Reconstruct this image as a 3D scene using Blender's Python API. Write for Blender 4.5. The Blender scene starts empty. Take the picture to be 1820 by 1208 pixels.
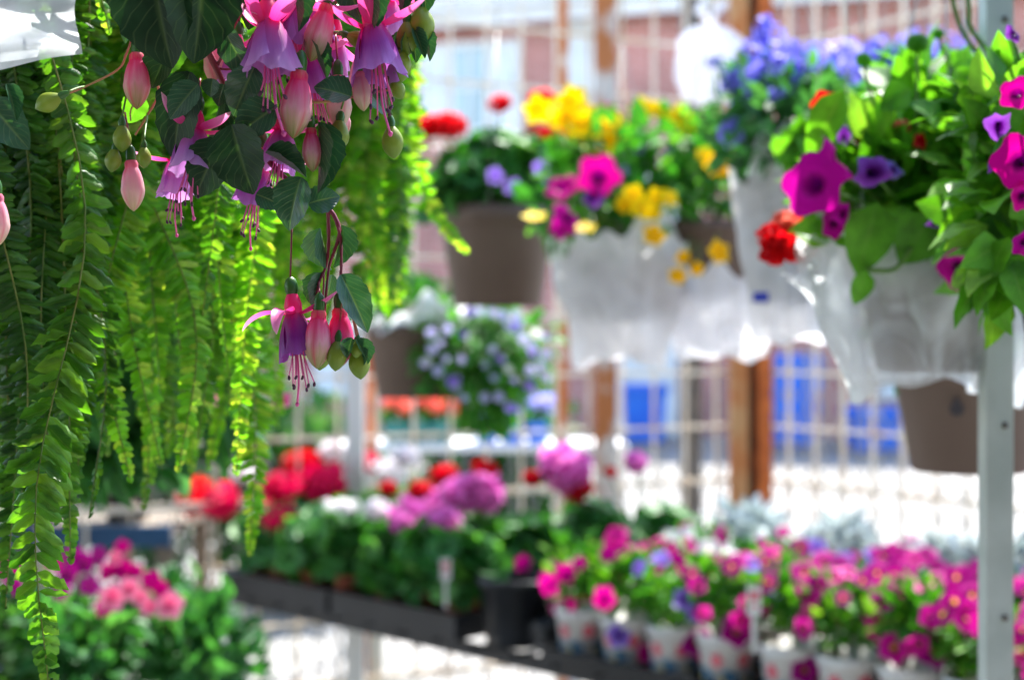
import bpy, math, random
import numpy as np
from mathutils import Vector, Matrix

random.seed(7); rng = np.random.default_rng(7)
R = math.radians
sc = bpy.context.scene
COL = sc.collection

# ------------------------------------------------------------ camera
CAMZ = 1.6
FPX = 1820 * 50 / 36.0
cd = bpy.data.cameras.new('camera'); cam = bpy.data.objects.new('camera', cd); COL.objects.link(cam)
cam.location = (0, 0, CAMZ); cam.rotation_euler = (R(90), 0, 0)
cd.lens = 50; cd.sensor_width = 36; cd.clip_start = 0.05; cd.clip_end = 500
cd.dof.use_dof = True; cd.dof.focus_distance = 0.82; cd.dof.aperture_fstop = 5.3; cd.dof.aperture_blades = 0
sc.camera = cam

# ------------------------------------------------------------ sky, sun, exposure
SUN_EL, SUN_AZ = 56, 24          # azimuth clockwise from +Y (ahead, a little to the right)
w = bpy.data.worlds.new('World'); sc.world = w; w.use_nodes = True
nt = w.node_tree; bg = nt.nodes['Background']
sky = nt.nodes.new('ShaderNodeTexSky'); sky.sky_type = 'NISHITA'; sky.sun_disc = False
sky.sun_elevation = R(SUN_EL); sky.sun_rotation = R(SUN_AZ); sky.altitude = 50
nt.links.new(sky.outputs[0], bg.inputs[0]); bg.inputs[1].default_value = 0.15
sd = bpy.data.lights.new('sun', 'SUN'); so = bpy.data.objects.new('sun', sd); COL.objects.link(so)
sd.energy = 4.2; sd.angle = R(0.5); sd.color = (1, .96, .89)
sv = Vector((math.sin(R(SUN_AZ)) * math.cos(R(SUN_EL)), math.cos(R(SUN_AZ)) * math.cos(R(SUN_EL)), math.sin(R(SUN_EL))))
so.rotation_euler = sv.to_track_quat('Z', 'Y').to_euler(); so.location = (2, 6, 8)
sc.view_settings.view_transform = 'Standard'; sc.view_settings.look = 'None'
sc.view_settings.exposure = 2.05; sc.view_settings.gamma = 1
sc.render.engine = 'CYCLES'
sc.cycles.max_bounces = 8; sc.cycles.transparent_max_bounces = 16; sc.cycles.transmission_bounces = 6
sc.cycles.use_denoising = True; sc.cycles.sample_clamp_indirect = 6

def P(px, py, d):
    """point seen at photo pixel (px, py) and d metres ahead"""
    return Vector(((px - 910) / FPX * d, d, CAMZ - (py - 604) / FPX * d))
def S(px, d): return px / FPX * d

# ------------------------------------------------------------ materials
def newmat(name):
    m = bpy.data.materials.new(name); m.use_nodes = True
    t = m.node_tree; t.nodes.clear()
    return m, t, t.nodes, t.links
def rgb(c): return (c[0], c[1], c[2], 1)
def ramp_node(N, stops, interp='LINEAR'):
    r = N.new('ShaderNodeValToRGB'); e = r.color_ramp.elements; r.color_ramp.interpolation = interp
    while len(e) < len(stops): e.new(0.5)
    for i, (p, c) in enumerate(stops): e[i].position = p; e[i].color = rgb(c)
    return r
def finish(N, L, p, trans, tcol_socket, tmul=1.6):
    out = N.new('ShaderNodeOutputMaterial')
    if trans <= 0: L.new(p.outputs[0], out.inputs[0]); return
    tr = N.new('ShaderNodeBsdfTranslucent'); mx = N.new('ShaderNodeMixShader'); mx.inputs[0].default_value = trans
    mul = N.new('ShaderNodeMix'); mul.data_type = 'RGBA'; mul.blend_type = 'MULTIPLY'; mul.inputs[0].default_value = 1
    mul.inputs[7].default_value = (tmul, tmul, tmul * .6, 1) if not isinstance(tmul, tuple) else rgb(tmul)
    L.new(tcol_socket, mul.inputs[6]); L.new(mul.outputs[2], tr.inputs[0])
    L.new(p.outputs[0], mx.inputs[1]); L.new(tr.outputs[0], mx.inputs[2]); L.new(mx.outputs[0], out.inputs[0])
def leafmat(name, c1, c2, trans=.35, rough=.42, c3=None, vein=.3, tmul=(2.6, 2.4, .9), spec=.4, brown=0):
    m, t, N, L = newmat(name)
    g = N.new('ShaderNodeNewGeometry')
    r = ramp_node(N, [(0, c1), (.6, c2), (1, c3 or c2)]); L.new(g.outputs['Random Per Island'], r.inputs[0])
    uv = N.new('ShaderNodeUVMap'); s = N.new('ShaderNodeSeparateXYZ'); L.new(uv.outputs[0], s.inputs[0])
    a = N.new('ShaderNodeMath'); a.operation = 'SUBTRACT'; a.inputs[1].default_value = .5; L.new(s.outputs[0], a.inputs[0])
    b = N.new('ShaderNodeMath'); b.operation = 'ABSOLUTE'; L.new(a.outputs[0], b.inputs[0])
    # midrib
    mr = N.new('ShaderNodeMapRange'); mr.inputs[1].default_value = .0; mr.inputs[2].default_value = .05
    mr.inputs[3].default_value = 1; mr.inputs[4].default_value = 0; L.new(b.outputs[0], mr.inputs[0])
    # side veins: sin((v - 0.7|u|) * k)
    k = N.new('ShaderNodeMath'); k.operation = 'MULTIPLY_ADD'; k.inputs[1].default_value = -.75
    L.new(b.outputs[0], k.inputs[0]); L.new(s.outputs[1], k.inputs[2])
    k2 = N.new('ShaderNodeMath'); k2.operation = 'MULTIPLY'; k2.inputs[1].default_value = 50; L.new(k.outputs[0], k2.inputs[0])
    k3 = N.new('ShaderNodeMath'); k3.operation = 'SINE'; L.new(k2.outputs[0], k3.inputs[0])
    k4 = N.new('ShaderNodeMapRange'); k4.inputs[1].default_value = .85; k4.inputs[2].default_value = 1; L.new(k3.outputs[0], k4.inputs[0])
    k5 = N.new('ShaderNodeMath'); k5.operation = 'MULTIPLY'; k5.inputs[1].default_value = .45; L.new(k4.outputs[0], k5.inputs[0])
    mxm = N.new('ShaderNodeMath'); mxm.operation = 'MAXIMUM'; L.new(mr.outputs[0], mxm.inputs[0]); L.new(k5.outputs[0], mxm.inputs[1])
    vs = N.new('ShaderNodeMath'); vs.operation = 'MULTIPLY'; vs.inputs[1].default_value = vein; L.new(mxm.outputs[0], vs.inputs[0])
    tc = N.new('ShaderNodeTexCoord'); nz = N.new('ShaderNodeTexNoise'); nz.inputs['Scale'].default_value = 70; L.new(tc.outputs['Object'], nz.inputs[0])
    nr = N.new('ShaderNodeMapRange'); nr.inputs[1].default_value = .3; nr.inputs[2].default_value = .7; nr.inputs[3].default_value = .7; nr.inputs[4].default_value = 1.25
    L.new(nz.outputs[0], nr.inputs[0])
    mu = N.new('ShaderNodeMix'); mu.data_type = 'RGBA'; mu.blend_type = 'MULTIPLY'; mu.inputs[0].default_value = 1
    cb = N.new('ShaderNodeCombineXYZ')
    for i in range(3): L.new(nr.outputs[0], cb.inputs[i])
    L.new(r.outputs[0], mu.inputs[6]); L.new(cb.outputs[0], mu.inputs[7])
    vm = N.new('ShaderNodeMix'); vm.data_type = 'RGBA'; L.new(vs.outputs[0], vm.inputs[0]); L.new(mu.outputs[2], vm.inputs[6])
    vm.inputs[7].default_value = (.28, .42, .14, 1)
    p = N.new('ShaderNodeBsdfPrincipled'); p.inputs['Roughness'].default_value = rough; p.inputs['Specular IOR Level'].default_value = spec
    L.new(vm.outputs[2], p.inputs['Base Color'])
    bp = N.new('ShaderNodeBump'); bp.inputs['Strength'].default_value = .35; bp.inputs['Distance'].default_value = .001
    h = N.new('ShaderNodeMath'); h.operation = 'MULTIPLY_ADD'; h.inputs[1].default_value = -1; L.new(mxm.outputs[0], h.inputs[0]); L.new(nz.outputs[0], h.inputs[2])
    L.new(h.outputs[0], bp.inputs['Height']); L.new(bp.outputs[0], p.inputs['Normal'])
    finish(N, L, p, trans, vm.outputs[2], tmul)
    return m
def petalmat(name, stops, trans=.35, rough=.5, jitter=.12, streak=.25, tmul=(1.3, 1.2, 1.3), seams=None):
    """colour along V of the UV map (the flower's own colouring), slightly different on each petal"""
    m, t, N, L = newmat(name)
    uv = N.new('ShaderNodeUVMap'); s = N.new('ShaderNodeSeparateXYZ'); L.new(uv.outputs[0], s.inputs[0])
    mp = N.new('ShaderNodeMapping'); mp.inputs['Scale'].default_value = (22, 2.2, 1); L.new(uv.outputs[0], mp.inputs[0])
    nz = N.new('ShaderNodeTexNoise'); nz.inputs['Scale'].default_value = 1; nz.inputs['Detail'].default_value = 3; L.new(mp.outputs[0], nz.inputs[0])
    ad = N.new('ShaderNodeMath'); ad.operation = 'MULTIPLY_ADD'; ad.inputs[1].default_value = streak; L.new(nz.outputs[0], ad.inputs[0])
    sb = N.new('ShaderNodeMath'); sb.operation = 'SUBTRACT'; sb.inputs[1].default_value = streak * .5; L.new(s.outputs[1], sb.inputs[0]); L.new(sb.outputs[0], ad.inputs[2])
    r = ramp_node(N, stops); L.new(ad.outputs[0], r.inputs[0])
    g = N.new('ShaderNodeNewGeometry')
    hs = N.new('ShaderNodeHueSaturation')
    mr = N.new('ShaderNodeMapRange'); mr.inputs[3].default_value = 1 - jitter * 1.6; mr.inputs[4].default_value = 1 + jitter; L.new(g.outputs['Random Per Island'], mr.inputs[0])
    L.new(mr.outputs[0], hs.inputs['Value']); L.new(r.outputs[0], hs.inputs['Color'])
    if seams:
        q1 = N.new('ShaderNodeMath'); q1.operation = 'MULTIPLY'; q1.inputs[1].default_value = 4 * math.pi; L.new(s.outputs[0], q1.inputs[0])
        q2 = N.new('ShaderNodeMath'); q2.operation = 'SINE'; L.new(q1.outputs[0], q2.inputs[0]); q3 = N.new('ShaderNodeMath'); q3.operation = 'ABSOLUTE'; L.new(q2.outputs[0], q3.inputs[0])
        q4 = N.new('ShaderNodeMapRange'); q4.inputs[1].default_value = .0; q4.inputs[2].default_value = .55; q4.inputs[3].default_value = .62; q4.inputs[4].default_value = 0; L.new(q3.outputs[0], q4.inputs[0])
        n5 = N.new('ShaderNodeMath'); n5.operation = 'MULTIPLY'; L.new(q4.outputs[0], n5.inputs[0]); L.new(nz.outputs[0], n5.inputs[1])
        q5 = N.new('ShaderNodeMath'); q5.operation = 'MULTIPLY'; q5.inputs[1].default_value = 1.7; L.new(n5.outputs[0], q5.inputs[0])
        q6 = N.new('ShaderNodeMix'); q6.data_type = 'RGBA'; L.new(q5.outputs[0], q6.inputs[0]); L.new(hs.outputs[0], q6.inputs[6]); q6.inputs[7].default_value = rgb(seams)
        class _O: pass
        hs = _O(); hs.outputs = [q6.outputs[2]]
    p = N.new('ShaderNodeBsdfPrincipled'); p.inputs['Roughness'].default_value = rough; p.inputs['Specular IOR Level'].default_value = .12 if rough > .46 else .35
    L.new(hs.outputs[0], p.inputs['Base Color'])
    bp = N.new('ShaderNodeBump'); bp.inputs['Strength'].default_value = .25; bp.inputs['Distance'].default_value = .0006
    L.new(nz.outputs[0], bp.inputs['Height']); L.new(bp.outputs[0], p.inputs['Normal'])
    finish(N, L, p, trans, hs.outputs[0], tmul)
    return m
def solid(name, c, rough=.5, metal=0, c2=None, scale=8, detail=4, bump=0, spec=.5, lo=.35, hi=.65, trans=0):
    m, t, N, L = newmat(name)
    p = N.new('ShaderNodeBsdfPrincipled'); p.inputs['Roughness'].default_value = rough; p.inputs['Metallic'].default_value = metal
    p.inputs['Specular IOR Level'].default_value = spec
    tc = N.new('ShaderNodeTexCoord'); nz = N.new('ShaderNodeTexNoise'); nz.inputs['Scale'].default_value = scale; nz.inputs['Detail'].default_value = detail
    L.new(tc.outputs['Object'], nz.inputs[0])
    r = ramp_node(N, [(lo, c), (hi, c2 or tuple(x * .82 for x in c))]); L.new(nz.outputs[0], r.inputs[0]); L.new(r.outputs[0], p.inputs['Base Color'])
    if bump:
        bp = N.new('ShaderNodeBump'); bp.inputs['Strength'].default_value = bump; bp.inputs['Distance'].default_value = .004
        L.new(nz.outputs[0], bp.inputs['Height']); L.new(bp.outputs[0], p.inputs['Normal'])
    finish(N, L, p, trans, r.outputs[0], 1.0)
    return m
def filmmat(name, col=(.86, .88, .9), clear=.35, rough=.22):
    m, t, N, L = newmat(name)
    tc = N.new('ShaderNodeTexCoord'); nz = N.new('ShaderNodeTexNoise'); nz.inputs['Scale'].default_value = 14; nz.inputs['Detail'].default_value = 5; nz.inputs['Distortion'].default_value = 1.5
    L.new(tc.outputs['Object'], nz.inputs[0])
    p = N.new('ShaderNodeBsdfPrincipled'); p.inputs['Base Color'].default_value = rgb(col); p.inputs['Roughness'].default_value = rough
    bp = N.new('ShaderNodeBump'); bp.inputs['Strength'].default_value = .6; bp.inputs['Distance'].default_value = .01; L.new(nz.outputs[0], bp.inputs['Height']); L.new(bp.outputs[0], p.inputs['Normal'])
    tr = N.new('ShaderNodeBsdfTranslucent'); tr.inputs[0].default_value = rgb(col)
    m1 = N.new('ShaderNodeMixShader'); m1.inputs[0].default_value = .58; L.new(p.outputs[0], m1.inputs[1]); L.new(tr.outputs[0], m1.inputs[2])
    tp = N.new('ShaderNodeBsdfTransparent'); m2 = N.new('ShaderNodeMixShader')
    mr = N.new('ShaderNodeMapRange'); mr.inputs[1].default_value = .35; mr.inputs[2].default_value = .65
    mr.inputs[3].default_value = max(0, clear - .2); mr.inputs[4].default_value = clear + .15; L.new(nz.outputs[0], mr.inputs[0]); L.new(mr.outputs[0], m2.inputs[0])
    L.new(m1.outputs[0], m2.inputs[1]); L.new(tp.outputs[0], m2.inputs[2])
    out = N.new('ShaderNodeOutputMaterial'); L.new(m2.outputs[0], out.inputs[0])
    return m

M = {}
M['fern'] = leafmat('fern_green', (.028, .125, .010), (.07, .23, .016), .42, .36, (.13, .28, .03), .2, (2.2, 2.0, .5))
M['fern_lit'] = leafmat('fern_lit_green', (.07, .26, .012), (.14, .38, .025), .58, .38, (.34, .48, .09), .15, (2.1, 1.9, .5))  # brighter copy of the fern green, backlight put into the colour
M['fern_shaded'] = leafmat('fern_shaded_green', (.014, .08, .008), (.042, .165, .012), .38, .36, (.07, .19, .02), .15, (2.2, 2.0, .5))  # darker copy of the fern green, shade put into the colour
M['fuchsia_leaf'] = leafmat('fuchsia_leaf_green', (.014, .06, .026), (.024, .09, .042), .10, .33, (.038, .12, .06), .35, (2.0, 2.2, .8), .5)
M['fuchsia_leaf_shaded'] = leafmat('fuchsia_leaf_shaded_green', (.008, .032, .012), (.012, .045, .016), .04, .5, None, .2, (1.6, 2.0, .6), .25)  # dark copy of the leaf, shade of silhouetted undersides painted in
M['geranium_leaf'] = leafmat('geranium_leaf_green', (.02, .13, .025), (.05, .22, .045), .3, .5, (.12, .32, .08), .15, (1.8, 1.9, .6))
M['petunia_leaf'] = leafmat('petunia_leaf_green', (.045, .20, .012), (.09, .31, .018), .45, .5, (.20, .44, .05), .2, (1.7, 1.6, .5))
M['basket_leaf'] = leafmat('basket_leaf_green', (.02, .15, .02), (.05, .25, .03), .35, .5, (.12, .34, .05), .15, (1.8, 1.8, .5))
M['lobelia_leaf'] = leafmat('lobelia_leaf_green', (.015, .09, .03), (.03, .15, .04), .3, .5, (.06, .22, .07), .1)
M['silver_leaf'] = leafmat('silver_leaf', (.42, .50, .50), (.55, .62, .64), .2, .7, (.68, .74, .76), .1, (1.1, 1.1, 1.0))
M['shrub_leaf'] = leafmat('shrub_leaf', (.008, .05, .012), (.02, .09, .02), .3, .5, (.05, .16, .04), .1)
M['stem_red'] = solid('wine_red_stem', (.16, .012, .035), .4, c2=(.30, .035, .05), scale=60)
M['stem_pink'] = solid('pinkish_green_stem', (.42, .11, .08), .45, c2=(.30, .20, .06), scale=50)
M['stem_green'] = solid('green_stem', (.09, .22, .03), .5, c2=(.16, .30, .06), scale=50, trans=.2)
M['rachis'] = solid('fern_rachis', (.10, .19, .02), .5, c2=(.22, .24, .04), scale=40, trans=.2)
M['tube_pink'] = petalmat('fuchsia_tube_pink', [(0, (.68, .03, .17)), (.7, (.74, .03, .22)), (1, (.76, .10, .34))], .3, .35)
M['sepal'] = petalmat('fuchsia_sepal_pink', [(0, (.70, .012, .16)), (.35, (.70, .06, .28)), (.8, (.74, .22, .46)), (1, (.76, .44, .50))], .4, .4)
M['corolla'] = petalmat('fuchsia_violet_petal', [(0, (.72, .015, .22)), (.2, (.44, .02, .26)), (.5, (.34, .05, .38)), (1, (.48, .22, .60))], .35, .45, tmul=(1.2, 1.0, 1.2))
M['corolla_light'] = petalmat('fuchsia_lilac_petal', [(0, (.76, .03, .28)), (.22, (.54, .10, .42)), (.6, (.46, .17, .54)), (1, (.60, .36, .70))], .4, .45, tmul=(1.2, 1.0, 1.2))
M['corolla_dark'] = petalmat('fuchsia_purple_petal', [(0, (.60, .008, .16)), (.15, (.30, .008, .18)), (.6, (.21, .015, .24)), (1, (.33, .09, .42))], .3, .45, tmul=(1.2, 1.0, 1.2))
M['stamen'] = petalmat('stamen_pink', [(0, (.75, .08, .34)), (1, (.78, .16, .42))], .2, .4)
M['anther'] = solid('anther_plum', (.07, .012, .045), .6, scale=200)
M['ovary'] = solid('ovary_green', (.06, .20, .03), .35, c2=(.03, .12, .02), scale=60, trans=.15)
M['bud_pink'] = petalmat('bud_pink', [(0, (.62, .16, .14)), (.14, (.68, .02, .14)), (.34, (.68, .13, .29)), (.6, (.70, .38, .44)), (.8, (.48, .38, .24)), (1, (.16, .24, .03))], .3, .35, streak=.4, seams=(.60, .02, .12))
M['bud_hot'] = petalmat('bud_hot_pink', [(0, (.62, .16, .16)), (.15, (.68, .01, .13)), (.4, (.66, .06, .24)), (.8, (.64, .22, .38)), (1, (.45, .28, .25))], .3, .35, streak=.4, seams=(.55, .01, .10))
M['bud_cream'] = petalmat('bud_cream_pink', [(0, (.62, .14, .22)), (.3, (.70, .34, .44)), (.7, (.72, .54, .48)), (1, (.45, .42, .20))], .3, .35, streak=.4, seams=(.66, .12, .22))
M['bud_green'] = petalmat('bud_green', [(0, (.20, .28, .03)), (.5, (.24, .33, .04)), (1, (.13, .25, .03))], .25, .35)
def pet(name, throat, ring, body, edge=None, **k):
    return petalmat(name, [(0, throat), (.14, throat), (.3, ring), (.5, body), (1, edge or body)], k.get('trans', .4), .5, .12, .12)
M['magenta'] = pet('petunia_magenta', (.10, .0, .08), (.22, .0, .12), (.62, .001, .24))
M['magenta_violet'] = pet('petunia_magenta_violet', (.12, .0, .10), (.25, .0, .14), (.54, .003, .30))
M['calibrachoa'] = pet('calibrachoa_pink', (.75, .38, .02), (.14, .0, .08), (.60, .002, .25), (.66, .02, .34))
M['calibrachoa_dark'] = pet('calibrachoa_plum', (.55, .28, .02), (.14, .0, .08), (.36, .0, .20), (.44, .01, .28))
M['purple'] = pet('petunia_purple', (.03, .0, .05), (.06, .0, .12), (.14, .02, .26), (.24, .06, .40))
M['violet'] = pet('petunia_violet', (.05, .01, .12), (.12, .04, .34), (.22, .12, .62), (.38, .28, .78))
M['pale_blue'] = pet('pale_blue_flower', (.75, .72, .8), (.5, .5, .85), (.45, .46, .85), (.62, .60, .9))
M['blue'] = pet('lobelia_blue', (.7, .7, .9), (.22, .20, .75), (.20, .19, .80), (.38, .38, .88))
M['white'] = pet('white_petal', (.75, .78, .5), (.8, .82, .75), (.84, .84, .84))
M['yellow'] = pet('yellow_petal', (.70, .34, .0), (.85, .52, .0), (.88, .64, .0), (.88, .70, .0))
M['golden'] = pet('golden_petal', (.60, .22, .0), (.80, .36, .0), (.86, .48, .0), (.88, .55, .0))
M['red'] = pet('red_petal', (.5, .0, .01), (.75, .0, .012), (.74, .001, .008), (.78, .008, .012))
M['deep_red'] = pet('deep_red_petal', (.4, .0, .01), (.55, .0, .012), (.62, .002, .015))
M['cerise'] = pet('cerise_petal', (.5, .0, .04), (.62, .0, .05), (.72, .001, .07), (.74, .01, .11))
M['coral'] = pet('coral_petal', (.7, .1, .05), (.8, .1, .07), (.84, .15, .10), (.86, .25, .16))
M['lilac_pink'] = pet('lilac_pink_petal', (.6, .02, .35), (.66, .03, .38), (.74, .13, .54), (.80, .28, .66))
M['rose'] = pet('rose_pink_petal', (.6, .0, .1), (.70, .02, .17), (.74, .10, .28), (.80, .34, .48))
M['taupe'] = solid('taupe_plastic', (.135, .092, .072), .5, c2=(.11, .073, .057), scale=6, spec=.3)
M['terracotta'] = solid('terracotta', (.36, .09, .045), .8, c2=(.28, .07, .035), scale=20, bump=.2)
M['black_plastic'] = solid('black_plastic', (.010, .012, .015), .36, c2=(.018, .021, .026), scale=10, spec=.35)
M['soil'] = solid('potting_soil', (.035, .022, .014), .95, c2=(.06, .04, .025), scale=90, bump=.8)
M['white_plastic'] = solid('white_plastic', (.70, .70, .68), .4, scale=5)
M['teal_plastic'] = solid('teal_plastic', (.02, .20, .18), .45, scale=5)
M['blue_plastic'] = solid('blue_plastic', (.003, .10, .55), .4, c2=(.005, .15, .62), scale=3)
M['blue_edge'] = solid('blue_painted_board', (.008, .05, .12), .5, c2=(.012, .07, .16), scale=12)
M['alu'] = solid('brushed_aluminium', (.50, .56, .53), .40, .2, c2=(.40, .46, .43), scale=18, detail=9)
M['galv'] = solid('galvanised_steel', (.42, .43, .43), .45, .4, c2=(.32, .33, .33), scale=25)
M['dark_steel'] = solid('dark_grey_steel', (.09, .08, .07), .6, c2=(.16, .14, .12), scale=18)
M['wire'] = solid('hanger_wire', (.35, .36, .34), .4, .5, scale=30)
M['cream_paint'] = solid('cream_painted_wire', (.76, .66, .52), .6, c2=(.58, .36, .18), scale=7, detail=7, lo=.5, hi=.72)
M['rust'] = solid('rusted_iron', (.34, .075, .015), .9, c2=(.56, .15, .03), scale=22, detail=8, bump=.5)
M['rust_tan'] = solid('tan_rusty_iron', (.46, .27, .12), .9, c2=(.42, .13, .03), scale=9, detail=8, bump=.4)
M['rust_peel'] = solid('peeling_white_over_rust', (.56, .50, .44), .8, c2=(.42, .14, .04), scale=6, detail=7, bump=.4, lo=.44, hi=.54)
M['rust_dark'] = solid('dark_rust', (.05, .022, .012), .9, c2=(.12, .045, .02), scale=14)
M['wood'] = solid('weathered_board', (.22, .18, .13), .8, c2=(.15, .12, .09), scale=14, bump=.3)
M['film'] = filmmat('milky_film', (.92, .92, .95), .04, .3)
M['fence_wire'] = solid('dull_zinc_wire', (.20, .21, .22), .6, .1, c2=(.28, .28, .28), scale=25)
M['film_clear'] = filmmat('clear_film', (.84, .90, .94), .32, .2)
M['bag'] = filmmat('white_bag_film', (.9, .91, .95), .02, .35)
M['ink_blue'] = solid('blue_ink', (.03, .05, .45), .5)
M['ink_dark'] = solid('dark_ink', (.03, .025, .03), .6)
M['ink_red'] = solid('red_ink', (.62, .05, .10), .5, c2=(.7, .16, .2), scale=60)
M['ink_cyan'] = solid('teal_ink', (.05, .22, .36), .5, c2=(.03, .12, .26), scale=60)
M['ink_yellow'] = solid('yellow_ink', (.75, .55, .12), .5)

M['bench_leaf'] = leafmat('bench_petunia_green', (.018, .13, .012), (.045, .22, .015), .35, .5, (.16, .36, .04), .15, (1.8, 1.7, .4), .25)

# ------------------------------------------------------------ mesh builder
class MB:
    def __init__(s): s.v = []; s.f = []; s.uv = []; s.m = []; s.n = 0
    def add(s, v, f, uv=None, mat=0):
        v = np.asarray(v, float).reshape(-1, 3)
        s.v.append(v); s.uv.append(np.asarray(uv, float).reshape(-1, 2) if uv is not None else np.full((len(v), 2), .5))
        b = s.n
        s.f.extend([tuple(i + b for i in q) for q in f]); s.m.extend([mat] * len(f)); s.n += len(v)
    def scatter(s, tpl, mats, pos, mat=0):
        v, f, uv = tpl
        mats = np.asarray(mats, float); pos = np.asarray(pos, float)
        if len(pos) == 0: return
        V = np.einsum('nij,kj->nki', mats, v) + pos[:, None, :]
        k = len(v); n = len(pos)
        for i in range(n):
            o = s.n + i * k
            s.f.extend([tuple(a + o for a in q) for q in f])
        s.m.extend([mat] * (len(f) * n))
        s.v.append(V.reshape(-1, 3)); s.uv.append(np.tile(uv, (n, 1))); s.n += n * k
    def box(s, c, size, rz=0, mat=0, taper=1.0):
        hx, hy, hz = [a / 2 for a in size]; ca, sa = math.cos(rz), math.sin(rz); v = []
        for z in (-hz, hz):
            k = taper if z < 0 else 1
            for x, y in ((-hx, -hy), (hx, -hy), (hx, hy), (-hx, hy)):
                x *= k; y *= k
                v.append((c[0] + x * ca - y * sa, c[1] + x * sa + y * ca, c[2] + z))
        s.add(v, [(3, 2, 1, 0), (4, 5, 6, 7), (0, 1, 5, 4), (1, 2, 6, 5), (2, 3, 7, 6), (3, 0, 4, 7)], mat=mat)
    def tube(s, pts, rad, seg=6, mat=0, cap=True):
        pts = [Vector(p) for p in pts]; n = len(pts)
        if not hasattr(rad, '__len__'): rad = [rad] * n
        vs = []; uv = []; up = Vector((.13, .31, .94)).normalized(); prev = None
        for i, p in enumerate(pts):
            t = (pts[min(i + 1, n - 1)] - pts[max(i - 1, 0)])
            t = t.normalized() if t.length > 1e-9 else Vector((0, 0, 1))
            if prev is None:
                a = t.cross(up)
                if a.length < .1: a = t.cross(Vector((1, 0, 0)))
            else: a = prev - t * prev.dot(t)
            a.normalize(); prev = a; b = t.cross(a)
            for j in range(seg):
                an = 2 * math.pi * j / seg
                vs.append(p + (a * math.cos(an) + b * math.sin(an)) * rad[i]); uv.append((j / seg, i / max(1, n - 1)))
        fs = []
        for i in range(n - 1):
            for j in range(seg):
                j2 = (j + 1) % seg
                fs.append((i * seg + j, i * seg + j2, (i + 1) * seg + j2, (i + 1) * seg + j))
        if cap: fs.append(tuple(range(seg))[::-1]); fs.append(tuple((n - 1) * seg + j for j in range(seg)))
        s.add([tuple(x) for x in vs], fs, uv, mat)
    def lathe(s, prof, seg=24, origin=(0, 0, 0), mat=0, mod=None, closed_top=False, closed_bot=False):
        n = len(prof); vs = []; uv = []; fs = []
        for i, (r, z) in enumerate(prof):
            for j in range(seg):
                a = 2 * math.pi * j / seg; rr = r * (mod(a, i / (n - 1)) if mod else 1)
                vs.append((origin[0] + rr * math.cos(a), origin[1] + rr * math.sin(a), origin[2] + z)); uv.append((j / seg, i / (n - 1)))
        for i in range(n - 1):
            for j in range(seg):
                j2 = (j + 1) % seg; fs.append((i * seg + j, i * seg + j2, (i + 1) * seg + j2, (i + 1) * seg + j))
        if closed_bot: fs.append(tuple(range(seg))[::-1])
        if closed_top: fs.append(tuple((n - 1) * seg + j for j in range(seg)))
        s.add(vs, fs, uv, mat)
    def mesh(s, name, mats, origin=(0, 0, 0), smooth=True):
        me = bpy.data.meshes.new(name)
        V = np.concatenate(s.v) - np.array(origin, float)
        me.from_pydata(V.tolist(), [], s.f)
        ul = me.uv_layers.new(name='UVMap'); U = np.concatenate(s.uv)
        li = np.empty(len(me.loops), dtype=np.int32); me.loops.foreach_get('vertex_index', li)
        ul.data.foreach_set('uv', U[li].astype(np.float32).ravel())
        for m in (mats if isinstance(mats, (list, tuple)) else [mats]): me.materials.append(M[m] if isinstance(m, str) else m)
        me.polygons.foreach_set('material_index', np.array(s.m, dtype=np.int32))
        me.polygons.foreach_set('use_smooth', np.full(len(me.polygons), smooth))
        me.update()
        return me
    def build(s, name, mats, parent=None, origin=None, smooth=True, label=None):
        if origin is None: origin = gorigin(parent) if parent else (0, 0, 0)
        return link(name, s.mesh(name, mats, origin, smooth), parent, label=label)
def gorigin(o):
    v = Vector((0, 0, 0))
    while o: v = v + o.location; o = o.parent
    return v
def link(name, me, parent=None, mat=None, label=None):
    o = bpy.data.objects.new(name, me); COL.objects.link(o)
    if parent: o.parent = parent
    if mat is not None: o.matrix_local = mat
    if label: o['label'] = label
    return o
def tag(o, label=None, cat=None, group=None, kind=None):
    if label: o['label'] = label
    if cat: o['category'] = cat
    if group: o['group'] = group
    if kind: o['kind'] = kind
    return o
def thing(name, label, cat, loc=(0, 0, 0), group=None):
    o = bpy.data.objects.new(name, None); COL.objects.link(o); o.location = loc; o.empty_display_size = .05
    return tag(o, label, cat, group)
def copy_tree(o, parent=None):
    c = o.copy(); COL.objects.link(c)
    if parent: c.parent = parent
    for ch in list(o.children): copy_tree(ch, c)
    return c

# ------------------------------------------------------------ leaf and flower templates
def leaf_tpl(nl=6, shape='ovate', fold=.12, curl=.15, wave=0.0, nw=2):
    v = []; uv = []; f = []
    for i in range(nl + 1):
        t = i / nl
        if shape == 'ovate': wd = (math.sin(math.pi * min(1, t ** .72)) ** .8) if 0 < t < 1 else 0
        elif shape == 'pointed': wd = 2.5 * (t + .004) ** .55 * (1 - t) ** .8 * (1 + wave * 2.5 * math.sin(t * 40)) if t < 1 else 0
        elif shape == 'oblong': wd = min(1, (t * 6) ** .5) * min(1, ((1 - t) * 3.2) ** .6)
        elif shape == 'lance': wd = math.sin(math.pi * t) ** .9
        wd = max(wd, .03)
        for j in range(-nw, nw + 1):
            u = j / nw
            zz = fold * abs(u) * wd * .5 - curl * t * t + wave * math.sin(t * 17 + (2 if j > 0 else 0)) * abs(u) * wd
            v.append((u * wd * .5, t, zz)); uv.append((.5 + u * .5, t))
    W_ = 2 * nw + 1
    for i in range(nl):
        for j in range(2 * nw): f.append((i * W_ + j, i * W_ + j + 1, (i + 1) * W_ + j + 1, (i + 1) * W_ + j))
    return np.array(v), f, np.array(uv)
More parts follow.
